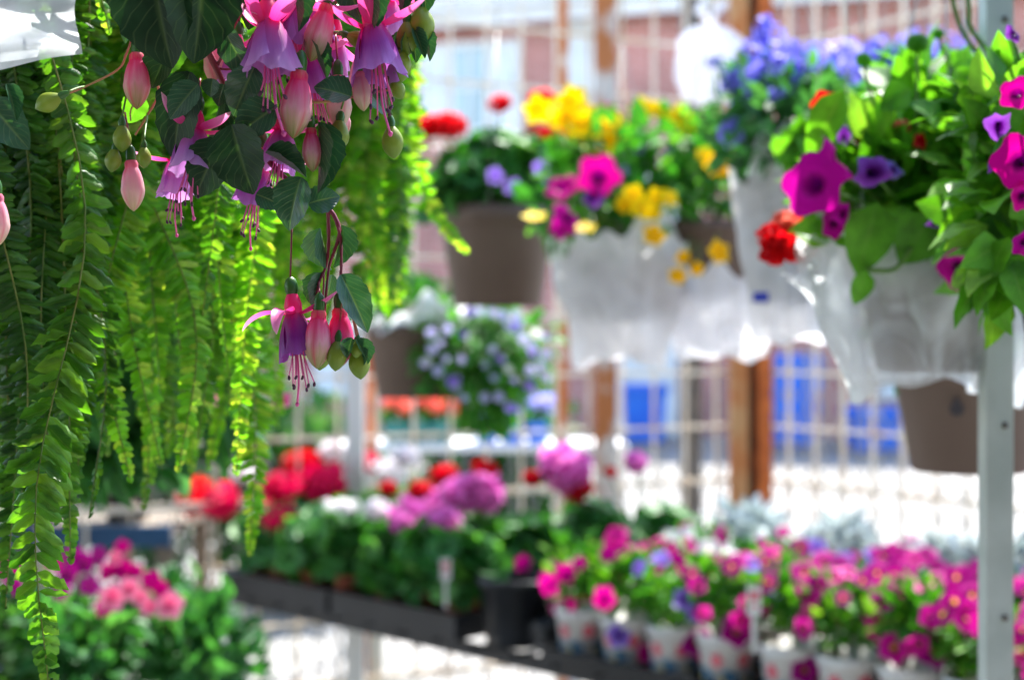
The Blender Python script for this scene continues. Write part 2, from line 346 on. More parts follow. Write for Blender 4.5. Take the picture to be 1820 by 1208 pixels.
def disc_tpl(lobes=5, amp=.1, n=20, rings=((.12, -.1), (.3, -.05), (.65, 0), (1, 0)), ruffle=.05, tube=0.0):
    v = [(0, 0, rings[0][1] * 1.3 - tube)]; uv = [(.5, 0)]; f = []
    for k, (r, z) in enumerate(rings):
        for j in range(n):
            a = 2 * math.pi * j / n; rr = r * (1 + amp * math.cos(lobes * a) * r * r)
            v.append((rr * math.cos(a), rr * math.sin(a), z + ruffle * math.sin(lobes * a * 2 + k) * r * r)); uv.append((j / n, r))
    for j in range(n): f.append((0, 1 + j, 1 + (j + 1) % n))
    for k in range(len(rings) - 1):
        for j in range(n):
            a = 1 + k * n + j; b = 1 + k * n + (j + 1) % n; f.append((a, b, b + n, a + n))
    return np.array(v), f, np.array(uv)
OV = leaf_tpl(5, 'ovate', .25, .2, .03); OV2 = leaf_tpl(5, 'ovate', .1, .35, .05); LANCE = leaf_tpl(4, 'lance', .2, .2, 0, 1)
PINNAS = []
for fo_, cu_, wa_, si_ in ((-.25, .10, .05, .10), (-.5, .38, .08, .22), (.3, -.15, .10, .05), (-.3, .6, .05, -.1)):
    v_, f_, u_ = leaf_tpl(6, 'oblong', fo_, cu_, wa_, 1); v_ = v_.copy(); v_[:, 0] += si_ * v_[:, 1] ** 2 * .6; PINNAS.append((v_, f_, u_))
PINNA = PINNAS[0]; SMALL = leaf_tpl(3, 'ovate', .2, .2, 0, 1)
ROUND = disc_tpl(7, .09, 21, ((.3, -.04), (.7, .06), (1, .12)), .05)
FLORET = disc_tpl(5, .30, 15, ((.25, -.05), (.62, 0), (1, .05)), .0)
PET = disc_tpl(5, .12, 25, ((.07, -.75), (.15, -.42), (.28, -.14), (.5, -.02), (.75, .02), (1, -.03)), .05)

def frames(dirs, nors, lens, wids):
    """matrices whose columns are side*width, direction*length, normal*length"""
    d = dirs / np.linalg.norm(dirs, axis=1, keepdims=True)
    s = np.cross(d, nors); s /= np.linalg.norm(s, axis=1, keepdims=True) + 1e-9
    n = np.cross(s, d)
    m = np.empty((len(d), 3, 3)); m[:, :, 0] = s * wids[:, None]; m[:, :, 1] = d * lens[:, None]; m[:, :, 2] = n * lens[:, None]
    return m
def leaf_cloud(mb, c, rad, n, size, tpl=OV, aspect=.6, mat=0, shell=.45, up=.5, droop=0.0, jit=.5):
    g = rng.normal(size=(n, 3)); g /= np.linalg.norm(g, axis=1, keepdims=True)
    r = shell + (1 - shell) * rng.random(n) ** .6
    # clumps: pull points toward random centres so the outline is uneven
    k = max(4, n // 30); cc = rng.normal(size=(k, 3)); cc /= np.linalg.norm(cc, axis=1, keepdims=True); cc *= (.55 + .55 * rng.random((k, 1)))
    pos = g * r[:, None]; idx = rng.integers(0, k, n); pos = pos * .62 + cc[idx] * .42
    dirs = g + np.array([0, 0, up - droop * 2]) + rng.normal(size=(n, 3)) * jit
    nors = g * .6 + np.array([0, -.15, .8]) + rng.normal(size=(n, 3)) * .45
    ln = size * (.6 + .7 * rng.random(n))
    p = pos * np.array(rad) + np.array(c)
    if tpl is ROUND:
        nn = nors / np.linalg.norm(nors, axis=1, keepdims=True); a = np.cross(nn, rng.normal(size=(n, 3))); a /= np.linalg.norm(a, axis=1, keepdims=True); b = np.cross(nn, a)
        m = np.stack([a, b, nn], axis=2) * (ln * .5)[:, None, None]
    else: m = frames(dirs, nors, ln, ln * aspect)
    mb.scatter(tpl, m, p, mat)
def face_mat(nrm, scale, roll=None):
    n = Vector(nrm).normalized(); q = n.to_track_quat('Z', 'Y').to_matrix().to_4x4()
    return q @ Matrix.Rotation(random.uniform(0, 6.28) if roll is None else roll, 4, 'Z') @ Matrix.Scale(scale, 4)

PETMESH = {}
def pet_mesh(color, kind='petunia'):
    k = (color, kind)
    if k in PETMESH: return PETMESH[k]
    mb = MB()
    if kind == 'petunia': mb.add(PET[0], PET[1], PET[2])
    elif kind == 'floppy':   # folded, drooping petunia
        v = PET[0].copy(); r = np.hypot(v[:, 0], v[:, 1]); v[:, 2] -= .55 * np.abs(v[:, 0]) ** 1.4 - .1 * np.sin(v[:, 1] * 5); v[:, 0] *= .72
        mb.add(v, PET[1], PET[2])
    elif kind == 'daisy':
        for i in range(5):
            a = i * 1.2566; t = leaf_tpl(4, 'ovate', -.1, -.05, .02, 1)
            ca, sa = math.cos(a), math.sin(a); v = t[0].copy(); v[:, 0] *= .95
            x = v[:, 0] * ca - v[:, 1] * sa; y = v[:, 0] * sa + v[:, 1] * ca; uvv = t[2].copy(); uvv[:, 1] = .4 + .6 * uvv[:, 1]
            mb.add(np.stack([x, y, v[:, 2]], 1), t[1], uvv)
        mb.lathe([(.001, .10), (.12, .08), (.16, 0)], 8)
        mb.uv[-1][:, 1] = .05
    elif kind == 'umbel':    # geranium head: many small florets on a dome
        n = 46; i = np.arange(n) + .5; ph = np.arccos(1 - 1.55 * i / n); th = i * 2.39996
        g = np.stack([np.cos(th) * np.sin(ph), np.sin(th) * np.sin(ph), np.cos(ph)], 1) * (1 + .14 * rng.normal(size=(n, 1)))
        nn = g / np.linalg.norm(g, axis=1, keepdims=True) + rng.normal(size=(n, 3)) * .3; nn /= np.linalg.norm(nn, axis=1, keepdims=True)
        a = np.cross(nn, rng.normal(size=(n, 3))); a /= np.linalg.norm(a, axis=1, keepdims=True); b = np.cross(nn, a)
        sz = .30 + .12 * rng.random(n)
        mb.scatter(FLORET, np.stack([a, b, nn], 2) * sz[:, None, None], g * np.array([.85, .85, .62]))
    elif kind == 'impatiens':
        for q in range(3):
            v = PET[0].copy() * (1 - .25 * q); v[:, 2] = v[:, 2] * .3 + q * .12
            mb.add(v, PET[1], PET[2])
    me = mb.mesh(kind + '_flower', color, smooth=True)
    PETMESH[k] = me; return me
def put_flower(parent, pos, nrm, size, color, kind='petunia', name=None, label=None, roll=None):
    o = link(name or ('flower_head' if kind == 'umbel' else 'flower'), pet_mesh(color, kind), parent,
             Matrix.Translation(Vector(pos) - gorigin(parent)) @ face_mat(nrm, size / 2, roll), label)
    return o
def stalk(mb, a, b, r=.0016, sag=.15, mat=0):
    a, b = Vector(a), Vector(b); m = (a + b) / 2 + Vector((0, 0, (b - a).length * sag))
    pts = [a * (1 - t) ** 2 + m * 2 * t * (1 - t) + b * t * t for t in (0, .2, .4, .6, .8, 1)]
    mb.tube(pts, r, 5, mat)

# ------------------------------------------------------------ pots, sleeves, hangers
def pot_mesh(r, h, m='taupe', seg=40):
    mb = MB(); t = .004
    mb.lathe([(r * .70, 0), (r * .74, .004), (r * .93, h * .80), (r * .95, h * .82), (r * 1.0, h * .83), (r * 1.02, h * .86), (r * 1.02, h), (r * .97, h), (r * .95, h * .86), (r * .9, h * .82)], seg, closed_bot=True)
    return mb.mesh('pot', m)
def add_pot(root, c, r, h, m='taupe'):
    """pot whose TOP centre is c"""
    loc = Vector(c) - Vector((0, 0, h)) - gorigin(root)
    p = link('pot', pot_mesh(r, h, m), root, Matrix.Translation(loc))
    mb = MB(); mb.lathe([(r * .9, h * .86), (r * .5, h * .90), (.001, h * .92)], 20); s_ = link('soil', mb.mesh('soil', 'soil'), p)
    return p
RAILZ = 2.5
def add_hanger(root, c, r, top=RAILZ):
    mb = MB(); c = Vector(c); hook = c + Vector((0, 0, min(.38, top - c.z - .03)))
    for k in range(3):
        a = k * 2.094 + .4; mb.tube([c + Vector((math.cos(a) * r, math.sin(a) * r, -.005)), hook], .0011, 4)
    mb.tube([hook, (c.x, c.y, top)], .0014, 4)
    return mb.build('hanger', 'wire', root)
def add_sleeve(root, c, r, h, m='film', flare=1.25, seed=1, name='plastic_sleeve', low=.0, top=.06, fold=.10):
    """crumpled film wrapped round a pot whose top centre is c; reaches low below the pot's foot and top above its rim"""
    mb = MB(); rs = random.Random(seed); n = 72; K = 16; vs = []; fs = []; ph = [rs.uniform(0, 6.28) for _ in range(8)]
    z0 = c[2] - h - low; z1 = c[2] + top
    for i in range(K + 1):
        t = i / K
        base = r * (.80 + (flare - .80) * t ** 1.2)
        for j in range(n):
            a = 2 * math.pi * j / n
            k = 1 + fold * (.5 * math.sin(5 * a + ph[0] + 2 * t) + .35 * math.sin(11 * a + ph[1] - 3 * t) + .22 * math.sin(19 * a + ph[2] + 5 * t)) + .05 * math.sin(9 * t + 3 * a + ph[3])
            k = max(k, .99 * r * (.74 + .26 * min(1, t * 1.1)) / base + .01)
            z = z0 + (z1 - z0) * t + (.035 * math.sin(2 * a + ph[4]) + .02 * math.sin(5 * a + ph[5]) + .012 * math.sin(13 * a + ph[6])) * (1.0 if i in (K,) else t * t) \
                + ((.012 * math.sin(2 * a + ph[7]) + .004 * math.sin(7 * a)) * (1 - t) ** 2 if low > 0 else 0)
            vs.append((c[0] + base * k * math.cos(a), c[1] + base * k * math.sin(a), z))
    for i in range(K):
        for j in range(n):
            j2 = (j + 1) % n; fs.append((i * n + j, i * n + j2, (i + 1) * n + j2, (i + 1) * n + j))
    mb.add(vs, fs)
    return mb.build(name, m, root)

# ================================================================== SETTING
# ground: one sheet to the horizon
def groundmat():
    m, t, N, L = newmat('sunlit_pale_concrete')
    tc = N.new('ShaderNodeTexCoord'); nz = N.new('ShaderNodeTexNoise'); nz.inputs['Scale'].default_value = .9; nz.inputs['Detail'].default_value = 8
    L.new(tc.outputs['Object'], nz.inputs[0]); r = ramp_node(N, [(.35, (.21, .205, .19)), (.65, (.28, .27, .255))]); L.new(nz.outputs[0], r.inputs[0])
    n2 = N.new('ShaderNodeTexNoise'); n2.inputs['Scale'].default_value = 60; L.new(tc.outputs['Object'], n2.inputs[0])
    p = N.new('ShaderNodeBsdfPrincipled'); p.inputs['Roughness'].default_value = .9; L.new(r.outputs[0], p.inputs['Base Color'])
    b = N.new('ShaderNodeBump'); b.inputs['Strength'].default_value = .4; b.inputs['Distance'].default_value = .01; L.new(n2.outputs[0], b.inputs['Height']); L.new(b.outputs[0], p.inputs['Normal'])
    o = N.new('ShaderNodeOutputMaterial'); L.new(p.outputs[0], o.inputs[0]); return m
M['ground'] = groundmat()
mb = MB(); mb.add([(-200, -200, 0), (200, -200, 0), (200, 300, 0), (-200, 300, 0)], [(0, 1, 2, 3)])
tag(mb.build('ground', 'ground', smooth=False), kind='structure')

# brick house
def brickmat():
    m, t, N, L = newmat('red_brick')
    tc = N.new('ShaderNodeTexCoord'); mp = N.new('ShaderNodeMapping'); mp.inputs['Rotation'].default_value = (R(90), 0, 0); L.new(tc.outputs['Object'], mp.inputs[0])
    b = N.new('ShaderNodeTexBrick'); b.inputs['Scale'].default_value = 1; b.inputs['Brick Width'].default_value = .23; b.inputs['Row Height'].default_value = .078; b.inputs['Mortar Size'].default_value = .008
    b.inputs['Color1'].default_value = (.36, .095, .07, 1); b.inputs['Color2'].default_value = (.47, .155, .12, 1); b.inputs['Mortar'].default_value = (.66, .58, .54, 1); L.new(mp.outputs[0], b.inputs[0])
    nz = N.new('ShaderNodeTexNoise'); nz.inputs['Scale'].default_value = 1.3; nz.inputs['Detail'].default_value = 6; L.new(tc.outputs['Object'], nz.inputs[0])
    r = ramp_node(N, [(.35, (.75, .75, .75)), (.65, (1.15, 1.1, 1.1))]); L.new(nz.outputs[0], r.inputs[0])
    mu = N.new('ShaderNodeMix'); mu.data_type = 'RGBA'; mu.blend_type = 'MULTIPLY'; mu.inputs[0].default_value = 1; L.new(b.outputs[0], mu.inputs[6]); L.new(r.outputs[0], mu.inputs[7])
    p = N.new('ShaderNodeBsdfPrincipled'); p.inputs['Roughness'].default_value = .85; L.new(mu.outputs[2], p.inputs['Base Color'])
    o = N.new('ShaderNodeOutputMaterial'); L.new(p.outputs[0], o.inputs[0]); return m
M['brick'] = brickmat()
M['roof_shingle'] = solid('grey_shingle', (.14, .12, .11), .9, c2=(.09, .08, .075), scale=3, detail=8)
M['white_paint'] = solid('white_paint', (.78, .78, .76), .5, scale=2)
M['pane'] = solid('window_glass', (.30, .42, .44), .08, c2=(.45, .55, .56), scale=.6, spec=1)
M['curtain'] = solid('white_curtain', (.80, .82, .82), .8, c2=(.68, .74, .75), scale=3)
house = thing('brick_house', 'two storey red brick house with white windows and gutter across the bright yard', 'house', (-2.0, 25.4, 0))
house.rotation_euler = (0, 0, R(-17))
HL, HH, HD = 22, 7.35, 7
mb = MB(); mb.box((6, HD / 2, HH / 2), (HL, HD, HH)); wall = mb.build('wall', 'brick', house, (0, 0, 0), smooth=False)
mb = MB()
ov = .45; x0, x1 = 6 - HL / 2 - ov, 6 + HL / 2 + ov
for zz in (0, .16):
    pass
v = [(x0, -ov, HH), (x1, -ov, HH), (x1, HD + ov, HH), (x0, HD + ov, HH), (x0 + 2, HD / 2, HH + 2.6), (x1 - 2, HD / 2, HH + 2.6)]
mb.add(v, [(3, 2, 1, 0), (0, 1, 5, 4), (2, 3, 4, 5), (1, 2, 5), (3, 0, 4)]); mb.build('roof', 'roof_shingle', house, (0, 0, 0), smooth=False)
mb = MB(); mb.box((6, -ov - .07, HH + .02), (HL + 2 * ov, .13, .17)); mb.box((6, -ov + .02, HH - .20), (HL + 2 * ov, .03, .24)); mb.build('gutter', 'white_paint', house, (0, 0, 0), smooth=False)
def house_pt(px, py):
    """local x, z on the facade plane for a photo pixel"""
    a = R(-17); n = Vector((math.sin(a), -math.cos(a), 0)); dvec = P(px, py, 1) - Vector((0, 0, CAMZ)); o = Vector((0, 0, CAMZ))
    t = (house.location - o).dot(n) / dvec.dot(n); q = o + dvec * t - house.location
    return q.x * math.cos(a) + q.y * math.sin(a), q.z
def window(pa, pb, bars=1, cur=True):
    (xa, za), (xb, zb) = house_pt(*pa), house_pt(*pb); za, zb = max(za, zb), min(za, zb); cx, cz, ww, hh = (xa + xb) / 2, (za + zb) / 2, xb - xa, za - zb
    mb = MB(); fr = .10
    for sx in (-1, 1): mb.box((cx + sx * (ww / 2 - fr / 2), -.02, cz), (fr, .12, hh))
    for sz in (-1, 1): mb.box((cx, -.018, cz + sz * (hh / 2 - fr / 2)), (ww - 2 * fr, .11, fr))
    for k in range(bars): mb.box((cx - ww / 2 + ww * (k + 1) / (bars + 1), -.016, cz), (.06, .10, hh - 2 * fr))
    mb.box((cx, -.014, cz), (ww - 2 * fr, .09, .05))
    mb.box((cx, -.06, cz - hh / 2 - .05), (ww + .2, .2, .09))
    wf = mb.build('window', 'white_paint', house, (0, 0, 0), smooth=False)
    mb = MB(); mb.box((cx, -.004, cz), (ww - 2 * fr + .01, .03, hh - 2 * fr + .01)); p = mb.build('pane', 'pane', wf, (0, 0, 0), smooth=False)
    if cur:
        mb = MB(); n = 24
        for sx in (-1, 1):
            w0 = ww * .30; vs = []; fs = []
            for i in range(n + 1):
                x = cx + sx * (ww / 2 - fr - w0 * i / n)
                y = -.025 + .006 * math.sin(i * 1.9)
                vs += [(x, y, cz - hh / 2 + fr), (x, y, cz + hh / 2 - fr)]
            for i in range(n): fs.append((2 * i, 2 * i + 2, 2 * i + 3, 2 * i + 1))
            mb.add(vs, fs)
        mb.build('curtain', 'curtain', wf, (0, 0, 0))
window((748, 82), (925, 235), 3); window((1008, 38), (1072, 205), 1); window((1420, 250), (1530, 420), 1); window((1130, 300), (1240, 460), 1); window((420, 120), (560, 290), 2)
window((1560, 590), (1700, 700), 2, False); window((560, 560), (700, 700), 2)
(xa, za) = house_pt(1085, 600); (xb, _) = house_pt(1205, 600)
mb = MB(); dw = xb - xa; mb.box(((xa + xb) / 2, -.05, 1.15), (dw, .12, 2.3))
for k in range(4): mb.box(((xa + xb) / 2, -.12, .3 + k * .55), (dw - .2, .03, .46))
gd = mb.build('garage_door', 'white_paint', house, (0, 0, 0), smooth=False)
mb = MB(); mb.box(((xa + xb) / 2, -.15, .62), (.3, .03, .05)); mb.build('handle', 'dark_steel', gd, (0, 0, 0), smooth=False)

# blue bins by the house
def wheelie(px, d, wpx, hpx, label, py_base=None):
    wd = S(wpx, d); ht = S(hpx, d); c = P(px, 604, d); root = thing('wheelie_bin', label, 'bin', (c.x, d, 0), 'blue bins standing by the brick house')
    mb = MB(); mb.box((0, 0, ht * .47 + .04), (wd, wd * 1.05, ht * .86), taper=.82); mb.box((0, 0, ht * .87), (wd * 1.06, wd * 1.1, .06)); root_ = mb.build('body', 'blue_plastic', root, (0, 0, 0), smooth=False)
    mb = MB(); n = 8; vs = []; fs = []
    for i in range(n + 1):
        y = -wd * .58 + wd * 1.16 * i / n; z = ht * .90 + .09 * math.sin(math.pi * i / n)
        vs += [(-wd * .55, y, z), (wd * .55, y, z), (-wd * .55, y, z - .04), (wd * .55, y, z - .04)]
    for i in range(n):
        a = 4 * i; fs += [(a, a + 1, a + 5, a + 4), (a + 2, a + 6, a + 7, a + 3), (a, a + 4, a + 6, a + 2), (a + 1, a + 3, a + 7, a + 5)]
    fs += [(0, 2, 3, 1), (4 * n, 4 * n + 1, 4 * n + 3, 4 * n + 2)]
    mb.add(vs, fs); mb.build('lid', 'blue_plastic', root, (0, 0, 0))
    for sx in (-1, 1):
        mb = MB(); mb.tube([(sx * wd * .5, wd * .42, .1), (sx * wd * .56, wd * .42, .1)], .1, 16); mb.build('wheel', 'black_plastic', root, (0, 0, 0))
wheelie(1145, 21.5, 74, 112, 'blue wheelie bin left of the three, seen between the peeling post and dark post')
wheelie(1412, 20.5, 82, 180, 'tallest blue wheelie bin, just right of the orange rusty post')
wheelie(1552, 20.0, 92, 82, 'low wide blue wheelie bin, rightmost of the three by the house')

# shrubs beyond the fence
def shrub(px, d, hpx_top, rad, label):
    zt = CAMZ - (hpx_top - 604) / FPX * d; c = P(px, 604, d); root = thing('shrub', label, 'shrub', (c.x, d, 0), 'dark shrubs beyond the fence')
    mb = MB(); leaf_cloud(mb, (c.x, d, zt * .56), (rad, rad * .8, zt * .50), 2200, .11, OV, .55, shell=.5)
    mb.build('foliage', 'shrub_leaf', root)
    mb = MB()
    for k in range(5):
        a = k * 1.3; mb.tube([(c.x + .05 * math.cos(a), d + .05 * math.sin(a), 0), (c.x + rad * .25 * math.cos(a), d + rad * .25 * math.sin(a), zt * .35), (c.x + rad * .5 * math.cos(a), d + rad * .5 * math.sin(a), zt * .75)], [.03, .02, .008], 6)
    mb.build('stem', 'wood', root)
shrub(520, 8.6, 725, .75, 'dark green shrub behind the cream fence, under the fuchsia flowers')
shrub(250, 8.2, 560, .9, 'tall dark shrub behind the hanging ferns, second from the left')
shrub(30, 7.8, 520, .9, 'tallest dark shrub at the far left behind the ferns')
shrub(880, 9.5, 640, .6, 'dark green shrub behind the trailing blue flowered basket')

# ------------------------------------------------------------ fence
CR = Vector((0.78, 4.62))          # corner
LF = Vector((-3.2, 2.75)); RF = Vector((2.35, 2.3))
def fence_run(root, a, b, wb=.012):
    d = (b - a); L_ = d.length; e = d / L_; ang = math.atan2(e.y, e.x)
    mb = MB(); n = int(L_ / .115)
    for i in range(n + 1):
        p = a + e * (i * .115); mb.box((p.x, p.y, 1.66), (wb, .008, 3.2), ang)
    mb.build('upright_bars', 'cream_paint', root, smooth=False)
    mb = MB(); nrm = Vector((-e.y, e.x))
    for k in range(19):
        z = .12 + k * .172; c = (a + b) / 2 - nrm * .0095
        mb.box((c.x, c.y, z), (L_, .010, .011 if k % 3 else .018), ang)
    mb.build('cross_bars', 'cream_paint', root, smooth=False)
def chainlink(root, a, b, z0, z1, dw=.075, dh=.15):
    d = (b - a); L_ = d.length; e = d / L_; nrm = Vector((-e.y, e.x)); mb = MB(); n = int(L_ / dw); m = int((z1 - z0) / (dh / 2))
    for i in range(n):
        for sgn in (0, 1):
            pts = []
            for k in range(m + 1):
                off = ((k + sgn) % 2) * dw / 2 * .96
                p = a + e * (i * dw + (off if sgn == 0 else off)) + nrm * (.024 + (.003 if (k + sgn) % 2 else -.003))
                pts.append((p.x, p.y, z0 + k * dh / 2))
            mb.tube(pts, .0036, 4, cap=False)
    mb.build('chain_link', 'fence_wire', root)
fl = thing('wire_fence', 'cream painted wire grid fence running left from the rusty corner post', 'fence', (LF.x, LF.y, 0), 'wire fences round the yard')
fence_run(fl, LF, CR - Vector((.03, .02)), .0085)
chainlink(fl, LF, CR - Vector((.03, .02)), .15, 1.3)
fr_ = thing('wire_fence', 'cream wire grid and chain link fence right of the rusty corner post', 'fence', (CR.x, CR.y, 0), 'wire fences round the yard')
fence_run(fr_, CR + Vector((.03, -.03)), RF); chainlink(fr_, CR + Vector((.03, -.03)), RF, .15, 1.62)

def angle_post(px, d, wpx, mats, label, z1=3.4, z0=0, two=True, name='rusty_post'):
    c = P(px, 604, d); wd = S(wpx, d); root = thing(name, label, 'post', (c.x, d, 0), 'iron posts of the yard fence')
    if two:
        mb = MB(); mb.box((-wd * .28, 0, (z0 + z1) / 2), (wd * .40, .008, z1 - z0)); mb.box((-wd * .46, .03, (z0 + z1) / 2), (.008, .052, z1 - z0)); mb.build('flange', mats[0], root, (0, 0, 0), smooth=False)
        mb = MB(); mb.box((wd * .33, .005, (z0 + z1) / 2), (wd * .34, .008, z1 - z0)); mb.box((wd * .48, .035, (z0 + z1) / 2), (.008, .052, z1 - z0)); mb.build('flange', mats[1], root, (0, 0, 0), smooth=False)
        mb = MB(); mb.box((.01, .045, (z0 + z1) / 2), (wd * .5, .008, z1 - z0)); mb.build('web', mats[2], root, (0, 0, 0), smooth=False)
    else:
        mb = MB(); mb.box((0, 0, (z0 + z1) / 2), (wd, wd * .8, z1 - z0)); mb.build('shaft', mats[0], root, (0, 0, 0), smooth=False)
        mb = MB(); mb.box((0, 0, z1 + .01), (wd * 1.15, wd * .95, .02)); mb.build('cap', mats[-1], root, (0, 0, 0), smooth=False)
angle_post(1336, 4.52, 74, ['rust_tan', 'rust', 'rust_dark'], 'wide tan and orange rusted iron corner post of the fence')
angle_post(1076, 4.36, 38, ['rust_peel', 'rust'], 'iron post with white paint peeling off orange rust, above the petunia pots', two=False)
angle_post(1230, 4.85, 34, ['dark_steel', 'dark_steel', 'galv'], 'dark grey double post between the peeling post and the rusty corner')
angle_post(1000, 4.95, 20, ['rust_peel', 'rust'], 'slim rust stained post behind the flower baskets, left of the peeling post', two=False)
angle_post(632, 3.98, 32, ['white_paint', 'white_paint'], 'white painted square post rising behind the geraniums', z1=1.66, two=False, name='white_post')
angle_post(659, 4.15, 20, ['rust', 'rust_dark'], 'thin orange rusted post close beside the white square post', z1=1.95, two=False)

# white bag tied to the fence
c = P(1262, 118, 4.42); bagr = thing('plastic_bag', 'white plastic bag with a blue mark tied high on the wire fence', 'plastic bag', c)
mb = MB(); ns = 40
prof = [(.012, .15), (.015, .14), (.012, .13), (.05, .115), (.08, .08), (.09, .03), (.088, -.03), (.07, -.09), (.035, -.12), (.001, -.13)]
mb.lathe(prof, ns, mod=lambda a, t: 1 + .22 * math.sin(4 * a + 5 * t) + .12 * math.sin(9 * a - 5 * t) + .05 * math.sin(17 * a))
mb.v[-1][:, 1] *= .45; mb.build('bag_body', 'bag', bagr, (0, 0, 0))
mb = MB(); mb.tube([(.0, -.01, .14), (.03, -.02, .18), (.05, -.01, .20)], [.006, .014, .003], 6); mb.tube([(0, -.01, .14), (-.04, -.02, .17), (-.03, -.01, .20)], [.006, .014, .003], 6); mb.build('tied_handle', 'bag', bagr, (0, 0, 0))
mb = MB(); mb.box((.005, -.062, .0), (.05, .004, .03)); mb.build('printed_mark', 'ink_blue', bagr, (0, 0, 0), smooth=False)

# overhead frame that everything hangs from, unseen canopy sheet added to shade the left
fx = thing('overhead_pergola', 'overhead aluminium pergola of cross rails that carries the hanging baskets', 'frame', (0, 0, 0))
RAILS = [.80, .93, 1.12, 1.42, 1.55, 1.72, 1.95, 2.08, 2.52, 2.62, 3.0, 3.45]
for y in RAILS:
    mb = MB(); mb.box((0, y, RAILZ + .012), (4.4, .022, .024)); mb.build('rail', 'alu', fx, (0, 0, 0), smooth=False)
for x in (-2.2, 2.2):
    mb = MB(); mb.box((x, 1.6, RAILZ + .05), (.05, 4.6, .05)); mb.build('beam', 'alu', fx, (0, 0, 0), smooth=False)
    for y in (-.6, 3.8):
        mb = MB(); mb.box((x, y, (RAILZ + .02) / 2), (.05, .05, RAILZ + .02)); mb.build('leg', 'alu', fx, (0, 0, 0), smooth=False)
cr_ = thing('unseen_shade_canopy', 'added corrugated canopy sheet, unseen above the picture, that shades the hanging ferns', 'roof', (0, 0, RAILZ + .09))
mb = MB(); n = 120; vs = []; fs = []
X0, X1 = -2.6, -.16
for i in range(n + 1):
    x = X0 + (X1 - X0) * i / n; z = RAILZ + .10 + .012 * math.sin(i * 1.2)
    vs += [(x, -1.2, z), (x, 3.0, z), (x, 3.0, z + .004), (x, -1.2, z + .004)]
for i in range(n):
    a = 4 * i; fs += [(a, a + 1, a + 5, a + 4), (a + 2, a + 3, a + 7, a + 6), (a, a + 4, a + 7, a + 3), (a + 1, a + 2, a + 6, a + 5)]
mb.add(vs, fs); mb.build('sheet', 'galv', cr_)

# unseen awning over the camera and wall behind it, added to cut sky fill
skyblock = thing('unseen_sky_blocker', 'added unseen wall and awning behind the viewpoint that cut the sky light', 'shade screen', (0, -3.5, 0))
M['skyblock_paint'] = solid('brown_boards', (.16, .12, .09), .8, c2=(.10, .08, .06), scale=6)
mb = MB(); mb.box((0, -.2, 1.6), (14, .2, 3.2)); mb.build('wall', 'skyblock_paint', skyblock, (0, 0, 0), smooth=False)
mb = MB(); mb.box((0, 1.45, 2.95), (14, 3.1, .06)); mb.build('awning', 'skyblock_paint', skyblock, (0, 0, 0), smooth=False)
for x in (-6, -2.6, 2.9, 6): mb = MB(); mb.box((x, 2.9, 1.46), (.1, .1, 2.91)); mb.build('column', 'skyblock_paint', skyblock, (0, 0, 0), smooth=False)
# slim aluminium upright, near right
px0 = P(1770, 604, 1.34); mp_ = thing('metal_post', 'slim pale grey aluminium upright in front of the petunia basket', 'post', (px0.x, px0.y, 0))
mb = MB(); mb.box((-.0078, 0, 1.24), (.0100, .024, 2.48)); mb.box((.0057, .004, 1.24), (.0165, .024, 2.476)); mb.build('upright', 'alu', mp_, (0, 0, 0), smooth=False)
for zz in (.4, .9, 1.34, 1.52, 1.9, 2.4):
    mb = MB(); mb.tube([(.006, -.0085, zz), (.006, -.0105, zz)], [.0032, .0024], 12); mb.build('bolt', 'dark_steel', mp_, (0, 0, 0))
mb = MB(); mb.box((0, 0, .006), (.09, .09, .012)); mb.build('base_plate', 'alu', mp_, (0, 0, 0), smooth=False)

